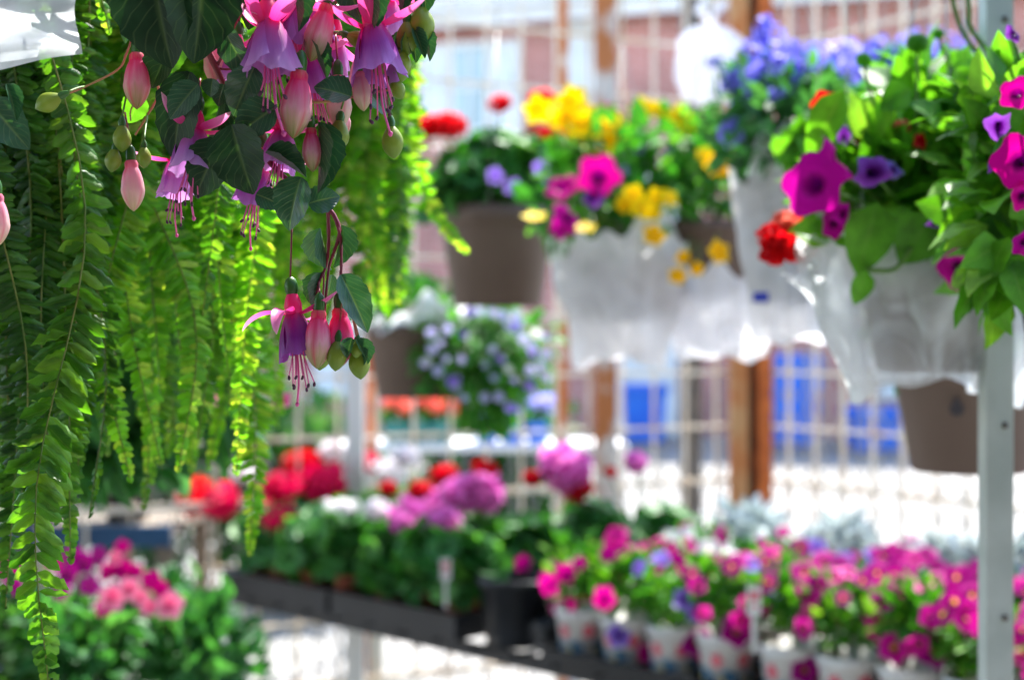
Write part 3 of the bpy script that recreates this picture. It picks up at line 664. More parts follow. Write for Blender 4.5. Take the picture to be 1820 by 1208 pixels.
# ================================================================== FERNS
def catmull(P_, n=40):
    P_ = [Vector(p) for p in P_]; P_ = [P_[0] * 2 - P_[1]] + P_ + [P_[-1] * 2 - P_[-2]]; out = []
    segs = len(P_) - 3
    for k in range(n + 1):
        t = k / n * segs; i = min(int(t), segs - 1); u = t - i; a, b, c, d = P_[i:i + 4]
        out.append(.5 * ((2 * b) + (c - a) * u + (2 * a - 5 * b + 4 * c - d) * u * u + (3 * b - a - 3 * c + d) * u ** 3))
    return out
def frond(root, path, width, spacing=.0058, mat='fern', face=None, start=.12, tip=.25, ang=.25, pw=.34, label=None, twist=None, ramp0=.45, ramp1=3):
    pts = catmull(path, 60); L_ = sum((pts[i + 1] - pts[i]).length for i in range(60)); n = max(8, int(L_ / spacing))
    mb = MB(); mb.tube(pts[::2], [.0011 * (1 - .6 * i / 30) for i in range(31)], 4, 0)
    cum = [0]
    for i in range(60): cum.append(cum[-1] + (pts[i + 1] - pts[i]).length)
    fc = Vector(face or (random.uniform(-.5, .5), -1, random.uniform(-.1, .5))).normalized()
    D = []; Nn = []; Ln = []; Wd = []; Ps = []; tw = random.uniform(-1.6, 1.6) if twist is None else twist
    for k in range(n):
        t = start + (1 - start) * (k + .5) / n; s_ = t * L_
        i = min(59, int(np.searchsorted(cum, s_)) - 1); i = max(i, 0); u = (s_ - cum[i]) / max(1e-9, cum[i + 1] - cum[i])
        p = pts[i].lerp(pts[i + 1], u); tg = (pts[i + 1] - pts[i]).normalized()
        f = (Matrix.Rotation(tw * (t - .5), 3, tg) @ fc); side = tg.cross(f)
        if side.length < .05: side = Vector((1, 0, 0))
        side.normalize(); nr = side.cross(tg)
        if nr.y > 0: nr = -nr
        wl = width * .5 * min(1, ((1 - t) / tip) ** .7) * min(1, ramp0 + (t - start) * ramp1)
        for sg in (-1, 1):
            l = wl * random.uniform(.7, 1.12)
            if random.random() < .05: continue
            d = side * sg + tg * (ang + random.uniform(-.12, .16) + .3 * (1 - min(1, (1 - t) / tip))) + nr * random.uniform(-.35, .12) + Vector((0, 0, random.uniform(-.2, .05)))
            D.append(d); Nn.append(nr + side * random.uniform(-.6, .6) + tg * random.uniform(-.7, .5)); Ln.append(l + .002); Wd.append(max(spacing * 1.0, l * pw) * random.uniform(.85, 1.1)); Ps.append(p)
    Wd = np.minimum(np.array(Wd), spacing * 1.55)
    FM = frames(np.array(D), np.array(Nn), np.array(Ln), Wd); Ps = np.array(Ps); pick = rng.choice(4, len(Ps), p=[.45, .3, .15, .1])
    for q_ in range(4): mb.scatter(PINNAS[q_], FM[pick == q_], Ps[pick == q_], 1)
    return mb.build('frond', ['rachis', mat], root, label=label)
def fern_path(C, tip, sh=.86, rise=.07):
    C = Vector(C); tip = Vector(tip); h = Vector((tip.x - C.x, tip.y - C.y, 0))
    sd = Vector((-h.y, h.x, 0)); sd = sd.normalized() if sd.length > .01 else Vector((1, 0, 0))
    C = C + Vector((random.uniform(-.04, .04), random.uniform(-.04, .04), 0)); h = Vector((tip.x - C.x, tip.y - C.y, 0)); L2 = (C.z - tip.z)
    j1, j2 = random.uniform(-.09, .09) * L2, random.uniform(-.05, .05) * L2
    return [C, C + h * .35 + Vector((0, 0, rise)), C + h * random.uniform(.6, .8) + Vector((0, 0, rise * .2 - .05)), C + h * .93 + sd * j1 + Vector((0, 0, -L2 * .42)), C + h * 1.02 + sd * j2 + Vector((0, random.uniform(-.02, .03), -L2 * .75)), tip]
    return [C, C + h * .35 + Vector((0, 0, rise)), C + h * .78 + Vector((0, 0, rise * .2 - .05)), C + h * .96 + Vector((0, 0, (tip.z - C.z) * .45)), tip]
def fern_plant(C, r, h, label, potmat='taupe'):
    root = thing('hanging_fern', label, 'fern', C, 'ferns in hanging pots')
    add_pot(root, C, r, h, potmat); add_hanger(root, C, r); return root

# fern 1: the large one on the left
C1 = P(215, -200, 1.12); f1 = fern_plant(C1, .12, .12, 'large green fern trailing long fronds behind the fuchsia at left')
tips = [(232, 855, 1.0, 92, 'fern_lit'), (318, 838, 1.03, 84, 'fern_lit'), (128, 690, .96, 74, 'fern'), (405, 655, 1.05, 78, 'fern_lit'), (208, 640, 1.02, 96, 'fern'), (286, 700, 1.07, 80, 'fern_lit'),
        (360, 560, 1.0, 84, 'fern'), (92, 545, .97, 84, 'fern'), (170, 520, .98, 90, 'fern'), (432, 560, 1.1, 80, 'fern_lit'), (352, 780, 1.1, 84, 'fern'), (255, 905, 1.14, 70, 'fern'), (445, 985, 1.18, 96, 'fern_lit'),
        (62, 760, 1.0, 90, 'fern_shaded'), (150, 800, 1.1, 90, 'fern_shaded'), (20, 640, .98, 90, 'fern_shaded'), (112, 380, .95, 70, 'fern'), (195, 60, .93, 64, 'fern_lit'), (408, 720, 1.12, 74, 'fern')]
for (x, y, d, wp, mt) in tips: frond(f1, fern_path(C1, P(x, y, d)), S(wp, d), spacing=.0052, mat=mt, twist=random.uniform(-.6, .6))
for k in range(95):
    x = random.uniform(-20, 440); y = random.uniform(200, 860 if x > 120 else 760); d = random.uniform(1.06, 1.34)
    mt = random.choice(['fern', 'fern', 'fern_shaded', 'fern_lit'] if x < 200 else ['fern', 'fern_lit', 'fern_lit'])
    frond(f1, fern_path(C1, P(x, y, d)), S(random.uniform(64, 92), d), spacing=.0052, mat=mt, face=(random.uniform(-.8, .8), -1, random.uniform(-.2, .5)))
# fern 2: backlit, in the middle
C2 = P(585, -215, 1.5); f2 = fern_plant(C2, .13, .13, 'bright backlit fern arching toward the red geranium basket')
frond(f2, [C2, P(640, -330, 1.5), P(690, -120, 1.47), P(703, 90, 1.46), P(722, 250, 1.46), P(762, 365, 1.46), P(832, 450, 1.47)], S(70, 1.47), spacing=.0075, mat='fern_lit', face=(0, -1, .2))
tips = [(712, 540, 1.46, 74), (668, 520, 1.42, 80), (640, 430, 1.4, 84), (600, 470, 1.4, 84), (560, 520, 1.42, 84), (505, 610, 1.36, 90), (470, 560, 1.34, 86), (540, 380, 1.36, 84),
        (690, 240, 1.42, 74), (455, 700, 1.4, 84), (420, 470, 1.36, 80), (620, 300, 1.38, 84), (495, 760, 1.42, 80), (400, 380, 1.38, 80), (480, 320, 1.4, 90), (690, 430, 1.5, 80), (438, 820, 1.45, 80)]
for (x, y, d, wp) in tips: frond(f2, fern_path(C2, P(x, y, d), rise=.05), S(wp, d), spacing=.0075, mat='fern_lit')
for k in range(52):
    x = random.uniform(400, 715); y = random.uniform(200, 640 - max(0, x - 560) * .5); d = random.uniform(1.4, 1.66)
    frond(f2, fern_path(C2, P(x, y, d), rise=.05), S(random.uniform(70, 92), d), spacing=.0075, mat=random.choice(['fern_lit', 'fern']))
# fern 3: long dark near fronds at the left edge
C3 = P(-120, -210, .93); f3 = fern_plant(C3, .10, .10, 'darker fern at the left edge with its longest fronds reaching lowest')
tips = [(88, 1240, .86, 235, 'fern'), (38, 900, .9, 130, 'fern_shaded'), (125, 1000, .92, 140, 'fern'), (10, 1080, .9, 150, 'fern_shaded'), (85, 820, .93, 120, 'fern_shaded'), (-20, 700, .9, 120, 'fern_shaded'), (52, 620, .94, 100, 'fern_shaded'), (25, 480, .93, 96, 'fern_shaded'), (100, 930, .96, 120, 'fern_shaded')]
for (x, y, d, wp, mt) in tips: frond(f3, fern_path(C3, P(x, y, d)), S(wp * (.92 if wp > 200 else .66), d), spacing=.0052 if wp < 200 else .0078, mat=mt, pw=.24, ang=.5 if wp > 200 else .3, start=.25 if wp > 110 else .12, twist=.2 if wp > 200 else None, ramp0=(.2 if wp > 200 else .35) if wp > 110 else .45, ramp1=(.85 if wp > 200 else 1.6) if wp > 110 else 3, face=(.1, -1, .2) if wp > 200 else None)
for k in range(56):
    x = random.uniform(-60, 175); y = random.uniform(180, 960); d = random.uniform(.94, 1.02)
    frond(f3, fern_path(C3, P(x, y, d)), S(random.uniform(50, 76), d), spacing=.0045, mat=random.choice(['fern_shaded', 'fern', 'fern']), face=(random.uniform(-.8, .8), -1, random.uniform(-.2, .5)))

# ================================================================== FUCHSIA
FD = .82
CF = P(-262, -205, .86)
fu = thing('fuchsia_plant', 'fuchsia with pink and violet hanging flowers trailing from a film wrapped pot', 'fuchsia', CF)
add_pot(fu, CF, .095, .105, 'taupe'); add_hanger(fu, CF, .095, RAILZ)
# sleeve of clear film, its corner in the top left of the picture
mb = MB(); n = 28; vs = []; fs = []
A = P(-230, -150, .80); B_ = P(132, -150, .775); Cc = P(146, 96, .765); D_ = P(-230, 160, .79); E_ = P(40, 118, .75)
for i in range(n + 1):
    for j in range(n + 1):
        u, t = i / n, j / n
        top = A.lerp(B_, u); bot = D_.lerp(Cc, u) + (E_ - D_.lerp(Cc, .74)) * (math.sin(math.pi * u) ** 2) * .5
        p = top.lerp(bot, t); p.y += .006 * math.sin(u * 9 + t * 3) + .004 * math.sin(t * 13 - u * 5)
        vs.append(tuple(p))
for i in range(n):
    for j in range(n): a = i * (n + 1) + j; fs.append((a, a + n + 1, a + n + 2, a + 1))
mb.add(vs, fs)
q0, q1, q2, q3 = P(-200, -60, .752), P(92, 62, .745), P(62, 100, .742), P(-200, 150, .75)
m2 = 12; vs = []; fs = []
for i in range(m2 + 1):
    for j in range(m2 + 1):
        u, t = i / m2, j / m2; p = q0.lerp(q1, u).lerp(q3.lerp(q2, u), t); p.y += .003 * math.sin(u * 8 + t * 6); vs.append(tuple(p))
for i in range(m2):
    for j in range(m2): a = i * (m2 + 1) + j; fs.append((a, a + m2 + 1, a + m2 + 2, a + 1))
mb.add(vs, fs)
mb.build('plastic_sleeve', 'film_clear', fu)

# flower templates, hanging along -Z from the ovary's top
def sepal_mesh(az, a0, a1, L_=.028, W_=.0105, z0=-.0215, r0=.0048, twist=0):
    K = 12; vs = []; uv = []; fs = []; p = Vector((r0, 0, z0)); e = L_ / K; nu = 4
    for i in range(K + 1):
        t = i / K; a = a0 + (a1 - a0) * t
        nrm = Vector((-math.sin(a), 0, math.cos(a))); wd = W_ * (min(1, .55 + t * 1.6) * (1 - t ** 2.6) ** .8)
        tw = twist * t * t
        for j in range(-nu, nu + 1):
            u = j / nu; s_ = Vector((0, math.cos(tw), math.sin(tw))); q = p + s_ * (u * wd / 2) + nrm * (.22 * wd * (u * u) * (1 if a0 > -.2 else -1))
            vs.append(q); uv.append((.5 + u / 2, t))
        p = p + Vector((math.cos(a), 0, math.sin(a))) * e
    ww = 2 * nu + 1
    for i in range(K):
        for j in range(ww - 1): b = i * ww + j; fs.append((b, b + 1, b + ww + 1, b + ww))
    rm = Matrix.Rotation(az, 3, 'Z'); return [tuple(rm @ v) for v in vs], fs, uv
def corolla(L_=.026, r1=.0125, z0=-.0205, flare=.15, seed=0, span=2.15):
    rs = random.Random(seed); mb = MB()
    for k in range(4):
        az = k * math.pi / 2 + .4; K, J = 14, 14; vs = []; uv = []; fs = []; off = .0007 * (k % 2) + .0002; ph = rs.uniform(0, 6)
        lk = L_ * rs.uniform(.88, 1.08)
        for i in range(K + 1):
            t = i / K
            for j in range(J + 1):
                u = j / J * 2 - 1; tt = t * (1 - .22 * abs(u) ** 2.2 + .03 * math.sin(u * 9 + ph) * t)
                rr = .0044 + (r1 - .0044) * math.sin(min(1, tt * 1.15) * math.pi / 2) ** .8 + flare * .012 * max(0, tt - .55) ** 1.5 * 2.2 + off
                rr += .0011 * u * min(1, t * 2) + .0005 * math.sin(u * 6 + ph + t * 3) * t + (.0011 * math.sin(u * 11 + ph * 2) * max(0, t - .7) * 3)
                a = az + u * span / 2 * (.75 + .25 * t)
                vs.append((rr * math.cos(a), rr * math.sin(a), z0 - lk * tt)); uv.append((j / J, t))
        for i in range(K):
            for j in range(J): b = i * (J + 1) + j; fs.append((b, b + 1, b + J + 2, b + J + 1))
        mb.add(vs, fs, uv)
    return mb
FLO = {}
def flower_meshes(var):
    if var in FLO: return FLO[var]
    a = {'open': [(.05, .9), (-.15, .6), (.2, 1.2), (-.05, .7)], 'up': [(.7, 1.5), (.4, 1.3), (.9, 1.6), (.15, .9)], 'half': [(-.7, .1), (-.5, .3), (-.8, .0), (-.4, .5)],
         'main': [(.35, -.9), (.55, -1.6), (.2, .8), (-.3, .5)]}[var]
    mb = MB(); mb.lathe([(.0012, .0005), (.0030, -.0008), (.0040, -.004), (.0038, -.0078), (.0030, -.0095)], 14, mod=lambda x, t: 1 + .05 * math.cos(4 * x)); ov = mb.mesh('ovary', 'ovary')
    mb = MB(); mb.lathe([(.0029, -.0088), (.0043, -.012), (.0052, -.0155), (.0050, -.019), (.0052, -.0225)], 16, mod=lambda x, t: 1 + .05 * math.cos(4 * x) * (.3 + t)); tube = mb.mesh('tube', 'tube_pink')
    se = []
    for i, (a0, a1) in enumerate(a):
        mb = MB(); v, f, uv = sepal_mesh(i * math.pi / 2 + (.5 if var != 'main' else .15), a0, a1, .028 if var != 'main' else .031, twist=random.uniform(-.5, .5)); mb.add(v, f, uv); se.append(mb.mesh('sepal', 'sepal'))
    co = {c: corolla(.026, .0100 if var != 'up' else .0098, flare={'open': .28, 'up': .34, 'half': .15, 'main': .05}[var], seed=len(FLO) * 7 + i).mesh('corolla', c) for i, c in enumerate(['corolla', 'corolla_light', 'corolla_dark'])}
    mb = MB(); rs = random.Random(len(FLO) + 3)
    for k in range(8):
        an = k * .785 + .2; L_ = rs.uniform(.008, .021); r = .0035; sp = rs.uniform(.3, 1.3)
        e = Vector((math.cos(an) * (r + .004 * sp), math.sin(an) * (r + .004 * sp), -.045 - L_)); s0 = Vector((math.cos(an) * .002, math.sin(an) * .002, -.022)); m_ = Vector((math.cos(an) * r, math.sin(an) * r, -.045))
        p = catmull([s0, m_, e], 8); mb.tube(p, .00038, 5, 0)
        d = Vector((rs.uniform(-1, 1), rs.uniform(-1, 1), -1.2)).normalized(); mb.tube([e - d * .0004, e + d * .0006, e + d * .0018, e + d * .0024], [.0004, .0009, .0009, .0003], 6, 1)
    p = catmull([(0, 0, -.022), (.0005, 0, -.047), (.001, .0005, -.060), (.0035, 0, -.0715)], 10); mb.tube(p, .00062, 6, 0); q = p[-1]
    mb.tube([q, q + Vector((.0003, 0, -.001)), q + Vector((.0005, 0, -.0025))], [.0006, .0013, .0006], 8, 0)
    st = mb.mesh('stamens', ['stamen', 'anther'])
    FLO[var] = (ov, tube, se, co, st); return FLO[var]
def rot_hang(lean_x=0, lean_y=0, spin=0): return (Matrix.Rotation(lean_y, 4, 'Y') @ Matrix.Rotation(lean_x, 4, 'X') @ Matrix.Rotation(spin, 4, 'Z'))
ped = []   # pedicels: (from, to, material)
def fuchsia_flower(px, py, d, var='open', col='corolla', lean=0, tilt=0, spin=0, scale=1.0, frm=None, sm='stem_red', label=None):
    pos = P(px, py, d); ov, tube, se, co, st = flower_meshes(var)
    m = Matrix.Translation(pos - CF) @ rot_hang(tilt, lean, spin) @ Matrix.Scale(scale, 4)
    f = link('flower', tube, fu, m, label); link('ovary', ov, f)
    for s_ in se: link('sepal', s_, f)
    link('corolla', co[col], f); link('stamens', st, f)
    if frm: ped.append((P(*frm), pos, sm))
BUDM = {}
def bud_mesh(kind, fat=1.0):
    k = (kind, fat)
    if k not in BUDM:
        mb = MB(); pr = []
        if kind == 'bud_green':
            for i in range(13):
                t = i / 12; pr.append((.0046 * math.sin(math.pi * min(1, .06 + t * .94) ** 1.15) ** .75 + .0002, -.004 - t * .0145))
            mb.lathe(pr, 14, mod=lambda x, t: 1 + .04 * math.cos(4 * x))
        else:
            pr = [(.0030, -.0085), (.0040, -.0100), (.0040, -.0120), (.0039, -.0130)]
            for i in range(15):
                t = i / 14; pr.append((.0042 + (.0070 * fat - .0042) * math.sin(math.pi * min(1, t * .96) ** .95) ** .85 if t < .5 else .0072 * fat * max(0, math.cos((t - .45) / .55 * math.pi / 2)) ** .72 + .0001, -.0135 - t * .0255))
            mb.lathe(pr, 24, mod=lambda x, t: 1 + .02 * math.sin(x + 3 * t) + (.075 * abs(math.cos(2 * x)) ** .5 - .05) * min(1, t * 2.5) * (1.1 - t * .4))
        BUDM[k] = mb.mesh('bud', kind)
    return BUDM[k]
mb = MB(); mb.lathe([(.0010, .0005), (.0022, -.001), (.0031, -.004), (.0030, -.0075), (.0028, -.0090)], 12); OVB = mb.mesh('ovary', 'ovary')
mb = MB(); mb.lathe([(.0008, .0005), (.0016, -.001), (.0021, -.003), (.0018, -.005)], 10); OVS = mb.mesh('ovary', 'ovary')
def bud(px, py, d, kind='bud_pink', lean=0, tilt=0, scale=1.0, frm=None, sm='stem_red', fat=1.0):
    pos = P(px, py, d); m = Matrix.Translation(pos - CF) @ rot_hang(tilt, lean, random.uniform(0, 1.5)) @ Matrix.Scale(scale * (.92 if py < 400 else 1), 4)
    b = link('bud', bud_mesh(kind, fat), fu, m); link('ovary', OVS if kind == 'bud_green' else OVB, b)
    if frm: ped.append((P(*frm), pos, sm))
LT = [leaf_tpl(18, 'pointed', f, c, .018, 5) for f, c in ((.3, .16), (.15, .32), (.8, .1), (-.25, -.2))]
def fleaf(bx, by, tx, ty, wpx, d=FD, nrm=(0, -1, .3), dt=0, mat='fuchsia_leaf', v=0, frm=None):
    b = P(bx, by, d); t = P(tx, ty, d + dt); D_ = np.array([t - b]); ln = np.array([(t - b).length]); wd = np.array([S(wpx, d)])
    mb = MB(); tp = LT[v]; mb.scatter(tp, frames(D_, np.array([nrm], float) + rng.normal(size=(1, 3)) * .12, ln * 1.06, wd * 1.22), np.array([b]))
    if frm: mb2 = MB(); stalk(ST, P(*frm), b, .0006, .05, 0)
    mb.build('leaf', mat, fu)
ST = MB()
# stems (photo pixels, depth)
def fstem(pts, r0, r1, mat='stem_red'):
    p = catmull([P(*q) for q in pts], 30); mb = MB(); n = len(p)
    mb.tube(p, [(r0 + (r1 - r0) * i / (n - 1)) * (1 + .12 * math.sin(i * 1.7)) for i in range(n)], 8); return mb.build('stem', mat, fu)
fstem([(-250, -215, .86), (-60, -330, .84), (200, -210, .82), (320, -60, .81), (352, 50, .81), (385, 122, .82), (425, 205, .82), (455, 258, .82), (502, 312, .82), (548, 352, .82), (583, 368, .82), (603, 405, .82), (600, 430, .82)], .0024, .0011)
fstem([(250, -260, .83), (430, -160, .82), (500, -60, .82), (520, 20, .83), (545, 60, .83)], .002, .001)
fstem([(200, -210, .83), (420, -220, .80), (600, -130, .80), (640, -40, .81), (650, 20, .81)], .002, .001)
fstem([(640, -40, .81), (690, -50, .81), (718, 5, .815), (728, 40, .815)], .0012, .0006, 'stem_red')
fstem([(385, 118, .82), (400, 90, .815), (412, 55, .815), (440, 0, .815), (452, -60, .815)], .0011, .0008)
fstem([(200, -210, .84), (225, -60, .84), (248, 30, .84), (272, 130, .84), (282, 165, .85), (262, 205, .85), (240, 240, .85)], .0013, .0006, 'stem_pink')
fstem([(248, 30, .84), (225, 95, .84), (208, 125, .84), (150, 155, .84), (118, 168, .84)], .0008, .0005, 'stem_pink')
fstem([(272, 130, .84), (235, 190, .845), (232, 215, .845)], .0006, .0005, 'stem_pink')
fstem([(380, 122, .82), (420, 118, .82), (450, 60, .82)], .0008, .0005)
fstem([(600, 430, .82), (592, 452, .82), (584, 480, .82), (578, 545, .822), (578, 565, .822)], .0011, .0006)
fstem([(598, 395, .82), (606, 430, .818), (606, 500, .818), (603, 520, .818)], .0010, .0007)
fstem([(583, 370, .82), (584, 430, .822), (580, 470, .822), (568, 500, .82), (562, 525, .82)], .0012, .0007)
fstem([(528, 170, .80), (560, 182, .80), (610, 176, .80), (660, 165, .80), (695, 160, .80)], .0009, .0006, 'stem_pink')
fstem([(495, 60, .83), (540, 58, .83), (590, 60, .83), (640, 66, .83)], .0009, .0006, 'stem_green')
fstem([(695, 160, .80), (690, 178, .80), (697, 205, .80)], .0006, .0005, 'stem_green')
# main hanging flower and its companions
fuchsia_flower(516, 494, .818, 'main', 'corolla_dark', lean=-.10, spin=2.75, scale=1.0, frm=(519, 400, .82))
bud(568, 522, .812, 'bud_pink', .04, scale=1.10, frm=(566, 500, .818)); bud(603, 518, .818, 'bud_hot', -.02, scale=1.12, frm=(605, 480, .818))
bud(573, 560, .832, 'bud_green', .05, scale=1.75, frm=(576, 480, .822)); bud(603, 588, .812, 'bud_green', .1, scale=1.25, frm=(610, 500, .818), sm='stem_pink'); bud(634, 600, .816, 'bud_green', -.1, scale=1.30, frm=(612, 500, .818), sm='stem_pink')
bud(637, 596, .808, 'bud_green', .1, scale=.7, frm=(628, 560, .815), sm='stem_pink')
fleaf(570, 405, 582, 478, 34, .815, (-.7, -.8, .1), .01, v=2); fleaf(606, 400, 598, 472, 30, .826, (.8, -.7, 0), .0, v=2)
fleaf(574, 485, 556, 545, 26, .822, (-.9, -.6, .1), v=2); fleaf(590, 488, 582, 545, 22, .83, (.7, -.8, .1), v=1); fleaf(606, 488, 655, 582, 46, .812, (.25, -1, .25), v=0)
fleaf(626, 600, 616, 634, 20, .808, (-.5, -1, .1), v=2); fleaf(633, 602, 650, 632, 18, .806, (.8, -.8, .1), v=2); fleaf(640, 600, 646, 652, 16, .812, (.9, -.5, .1), v=2); fleaf(626, 602, 632, 640, 16, .814, (-.2, -1, 0), v=1)
# upper flowers
fuchsia_flower(352, 170, .815, 'open', 'corolla_light', lean=.06, tilt=-.12, spin=.4, scale=.98, frm=(356, 140, .82))
fuchsia_flower(318, 232, .85, 'open', 'corolla_light', lean=.05, spin=1.2, scale=.86, frm=(340, 190, .85))
fuchsia_flower(474, -34, .795, 'up', 'corolla_light', lean=-.08, tilt=-.15, spin=.2, scale=1.22, frm=(450, -60, .80), label='largest fuchsia flower with its sepals bent upward')
fuchsia_flower(537, 32, .83, 'open', 'corolla', lean=-.16, spin=.9, scale=1.05, frm=(545, 10, .83))
fuchsia_flower(516, -72, .81, 'half', 'corolla', lean=.0, spin=.5, scale=1.1, frm=(500, -100, .82))
fuchsia_flower(548, -66, .835, 'half', 'corolla_light', lean=-.1, spin=1.5, scale=1.05, frm=(530, -100, .83))
fuchsia_flower(655, -28, .80, 'up', 'corolla', lean=-.12, tilt=-.1, spin=1.0, scale=1.18, frm=(645, -40, .81))
fuchsia_flower(690, -60, .835, 'open', 'corolla_light', lean=.05, spin=.2, scale=1.0, frm=(670, -70, .83))
fuchsia_flower(598, 10, .85, 'half', 'corolla_light', lean=.1, spin=.2, scale=.95, frm=(590, -40, .84))
fuchsia_flower(508, 178, .815, 'open', 'corolla_light', lean=.12, spin=.3, scale=.86, frm=(520, 150, .82))
fuchsia_flower(468, 236, .83, 'open', 'corolla', lean=.16, tilt=.1, spin=1.1, scale=.94, frm=(480, 215, .82))
fuchsia_flower(425, 40, .84, 'open', 'corolla_light', lean=.1, spin=2, scale=.8, frm=(430, 0, .83))
bud(243, 66, .83, 'bud_pink', .0, scale=1.18, frm=(238, 20, .84), sm='stem_green'); bud(232, 260, .83, 'bud_cream', -.05, scale=1.06, frm=(222, 200, .84))
bud(536, 92, .792, 'bud_pink', .1, scale=1.36, frm=(545, 60, .80)); bud(552, 206, .80, 'bud_pink', -.04, scale=.88, frm=(546, 180, .80), sm='stem_green')
bud(600, 108, .815, 'bud_cream', -.03, scale=1.1, frm=(596, 60, .82)); bud(636, 108, .80, 'bud_cream', -.12, scale=.80, frm=(640, 70, .80)); bud(594, 150, .84, 'bud_pink', -.15, scale=.95, frm=(590, 110, .84))
bud(376, 40, .84, 'bud_cream', -.1, scale=1.1, frm=(380, 10, .84)); bud(650, 60, .84, 'bud_cream', .1, scale=1.1, frm=(655, 20, .84)); bud(-6, 318, .82, 'bud_cream', 0, scale=1.1, frm=(-60, 200, .82)); bud(592, -20, .80, 'bud_pink', .3, scale=1.2, frm=(600, -60, .8))
for (x, y, l, s_, fr) in [(121, 164, 1.1, 1.25, (150, 154, .84)), (217, 208, 0, 1.2, (232, 130, .84)), (206, 252, .15, 1.05, (217, 205, .84)), (256, 250, 0, .95, (262, 205, .85)), (693, 206, -.1, 1.45, (690, 180, .80)), (606, 196, .1, 1.4, (612, 176, .80)),
                          (724, 20, 0, 1.5, (722, -10, .815)), (744, -8, -.12, 1.6, (722, -20, .815)), (716, 70, .1, 1.5, (728, 40, .815)), (690, 130, -.5, 1.0, (690, 160, .80)), (604, 58, -1.2, 1.1, (590, 60, .83)), (682, 84, .2, 1.1, (690, 60, .83))]:
    bud(x, y, .825 if x < 300 else .81, 'bud_green', l, scale=s_, frm=fr, sm='stem_green')
# leaves
DK = 'fuchsia_leaf_shaded'
for a in [(268, -80, 290, 106, 132, .79, (-.3, -1, -.1), 0, DK, 0), (366, -80, 350, 98, 112, .785, (.2, -1, -.2), 0, DK, 0), (250, -40, 385, 60, 110, .80, (.1, -1, -.4), 0, DK, 1), (318, 60, 262, 150, 60, .82, (-.3, -1, .2), .01, DK, 0),
          (338, 128, 290, 268, 74, .80, (-.2, -1, -.2), 0, DK, 1), (352, 150, 300, 205, 48, .79, (0, -1, .3), 0, 'fuchsia_leaf', 0), (412, 222, 440, 338, 88, .79, (-.1, -1, -.15), 0, DK, 0), (395, 250, 340, 340, 70, .80, (-.2, -1, .1), 0, DK, 1),
          (395, 45, 440, 150, 46, .80, (-.6, -1, .2), 0, 'fuchsia_leaf', 1), (452, 120, 415, 200, 56, .795, (.2, -1, .2), 0, 'fuchsia_leaf', 0), (492, 190, 418, 236, 60, .79, (-.1, -1, .3), 0, 'fuchsia_leaf', 0),
          (535, 315, 508, 402, 62, .80, (-.15, -1, .3), 0, 'fuchsia_leaf', 0), (548, 362, 598, 345, 44, .805, (.2, -1, .4), 0, 'fuchsia_leaf', 1), (565, 218, 572, 336, 26, .80, (.8, -.8, .2), 0, 'fuchsia_leaf', 2), (472, 272, 542, 308, 32, .80, (0, -.8, .8), 0, 'fuchsia_leaf', 2),
          (624, 172, 562, 150, 48, .79, (.1, -1, .4), 0, 'fuchsia_leaf', 0), (660, 160, 696, 142, 34, .82, (.2, -1, .3), 0, 'fuchsia_leaf', 1), (655, 165, 690, 195, 30, .82, (.4, -1, .3), 0, 'fuchsia_leaf', 1), (545, 70, 582, 135, 22, .80, (.8, -.8, .2), 0, 'fuchsia_leaf', 2),
          (455, 345, 500, 362, 34, .81, (0, -1, .4), 0, 'fuchsia_leaf', 1), (378, 140, 372, 170, 30, .81, (0, -1, .3), 0, 'fuchsia_leaf', 0), (425, 190, 398, 205, 22, .815, (0, -1, .5), 0, 'fuchsia_leaf', 0), (398, 150, 385, 185, 30, .815, (0, -1, .3), 0, 'fuchsia_leaf', 1),
          (650, -30, 668, 50, 20, .79, (.9, -.7, .2), 0, 'fuchsia_leaf', 2), (520, -30, 535, 50, 22, .79, (.7, -.8, .2), 0, 'fuchsia_leaf', 2), (700, -40, 716, 25, 22, .81, (.7, -.8, .2), 0, 'fuchsia_leaf', 2), (752, -40, 758, 20, 30, .81, (.3, -1, .2), 0, 'fuchsia_leaf', 2),
          (728, 55, 712, 105, 24, .81, (-.6, -.8, .1), 0, 'fuchsia_leaf', 2), (732, 52, 740, 108, 24, .812, (.3, -1, .1), 0, 'fuchsia_leaf', 2), (740, 52, 766, 104, 20, .81, (.9, -.7, .1), 0, 'fuchsia_leaf', 2), (735, 50, 755, 100, 20, .806, (.4, -1, .1), 0, 'fuchsia_leaf', 2),
          (252, 170, 228, 215, 40, .86, (0, -1, .2), 0, 'petunia_leaf', 0), (270, 120, 330, 80, 56, .87, (0, -1, .3), 0, 'petunia_leaf', 0), (440, 60, 500, 40, 50, .88, (0, -1, .4), 0, 'petunia_leaf', 0), (400, 20, 440, -20, 50, .87, (0, -1, .3), 0, 'petunia_leaf', 0),
          (226, 45, 222, 75, 14, .85, (0, -1, .2), 0, 'fuchsia_leaf', 0), (12, 150, 30, 210, 22, .86, (.6, -1, .1), 0, 'fuchsia_leaf', 2), (-20, 180, 44, 258, 60, .87, (0, -1, .2), 0, 'fuchsia_leaf', 0), (470, -40, 440, 45, 50, .84, (0, -1, .2), 0, DK, 0), (610, -50, 640, 30, 50, .85, (0, -1, .2), 0, DK, 0),
          (395, 170, 370, 260, 22, .83, (.8, -.8, .1), 0, 'fuchsia_leaf', 2)]:
    fleaf(a[0], a[1], a[2], a[3], a[4], a[5], a[6], a[7], a[8], a[9])
for a, b, m_ in ped:
    mb = MB(); stalk(mb, a, b, .00062, -.02 if abs(a.x - b.x) < .004 else .06); mb.build('pedicel', m_, fu)

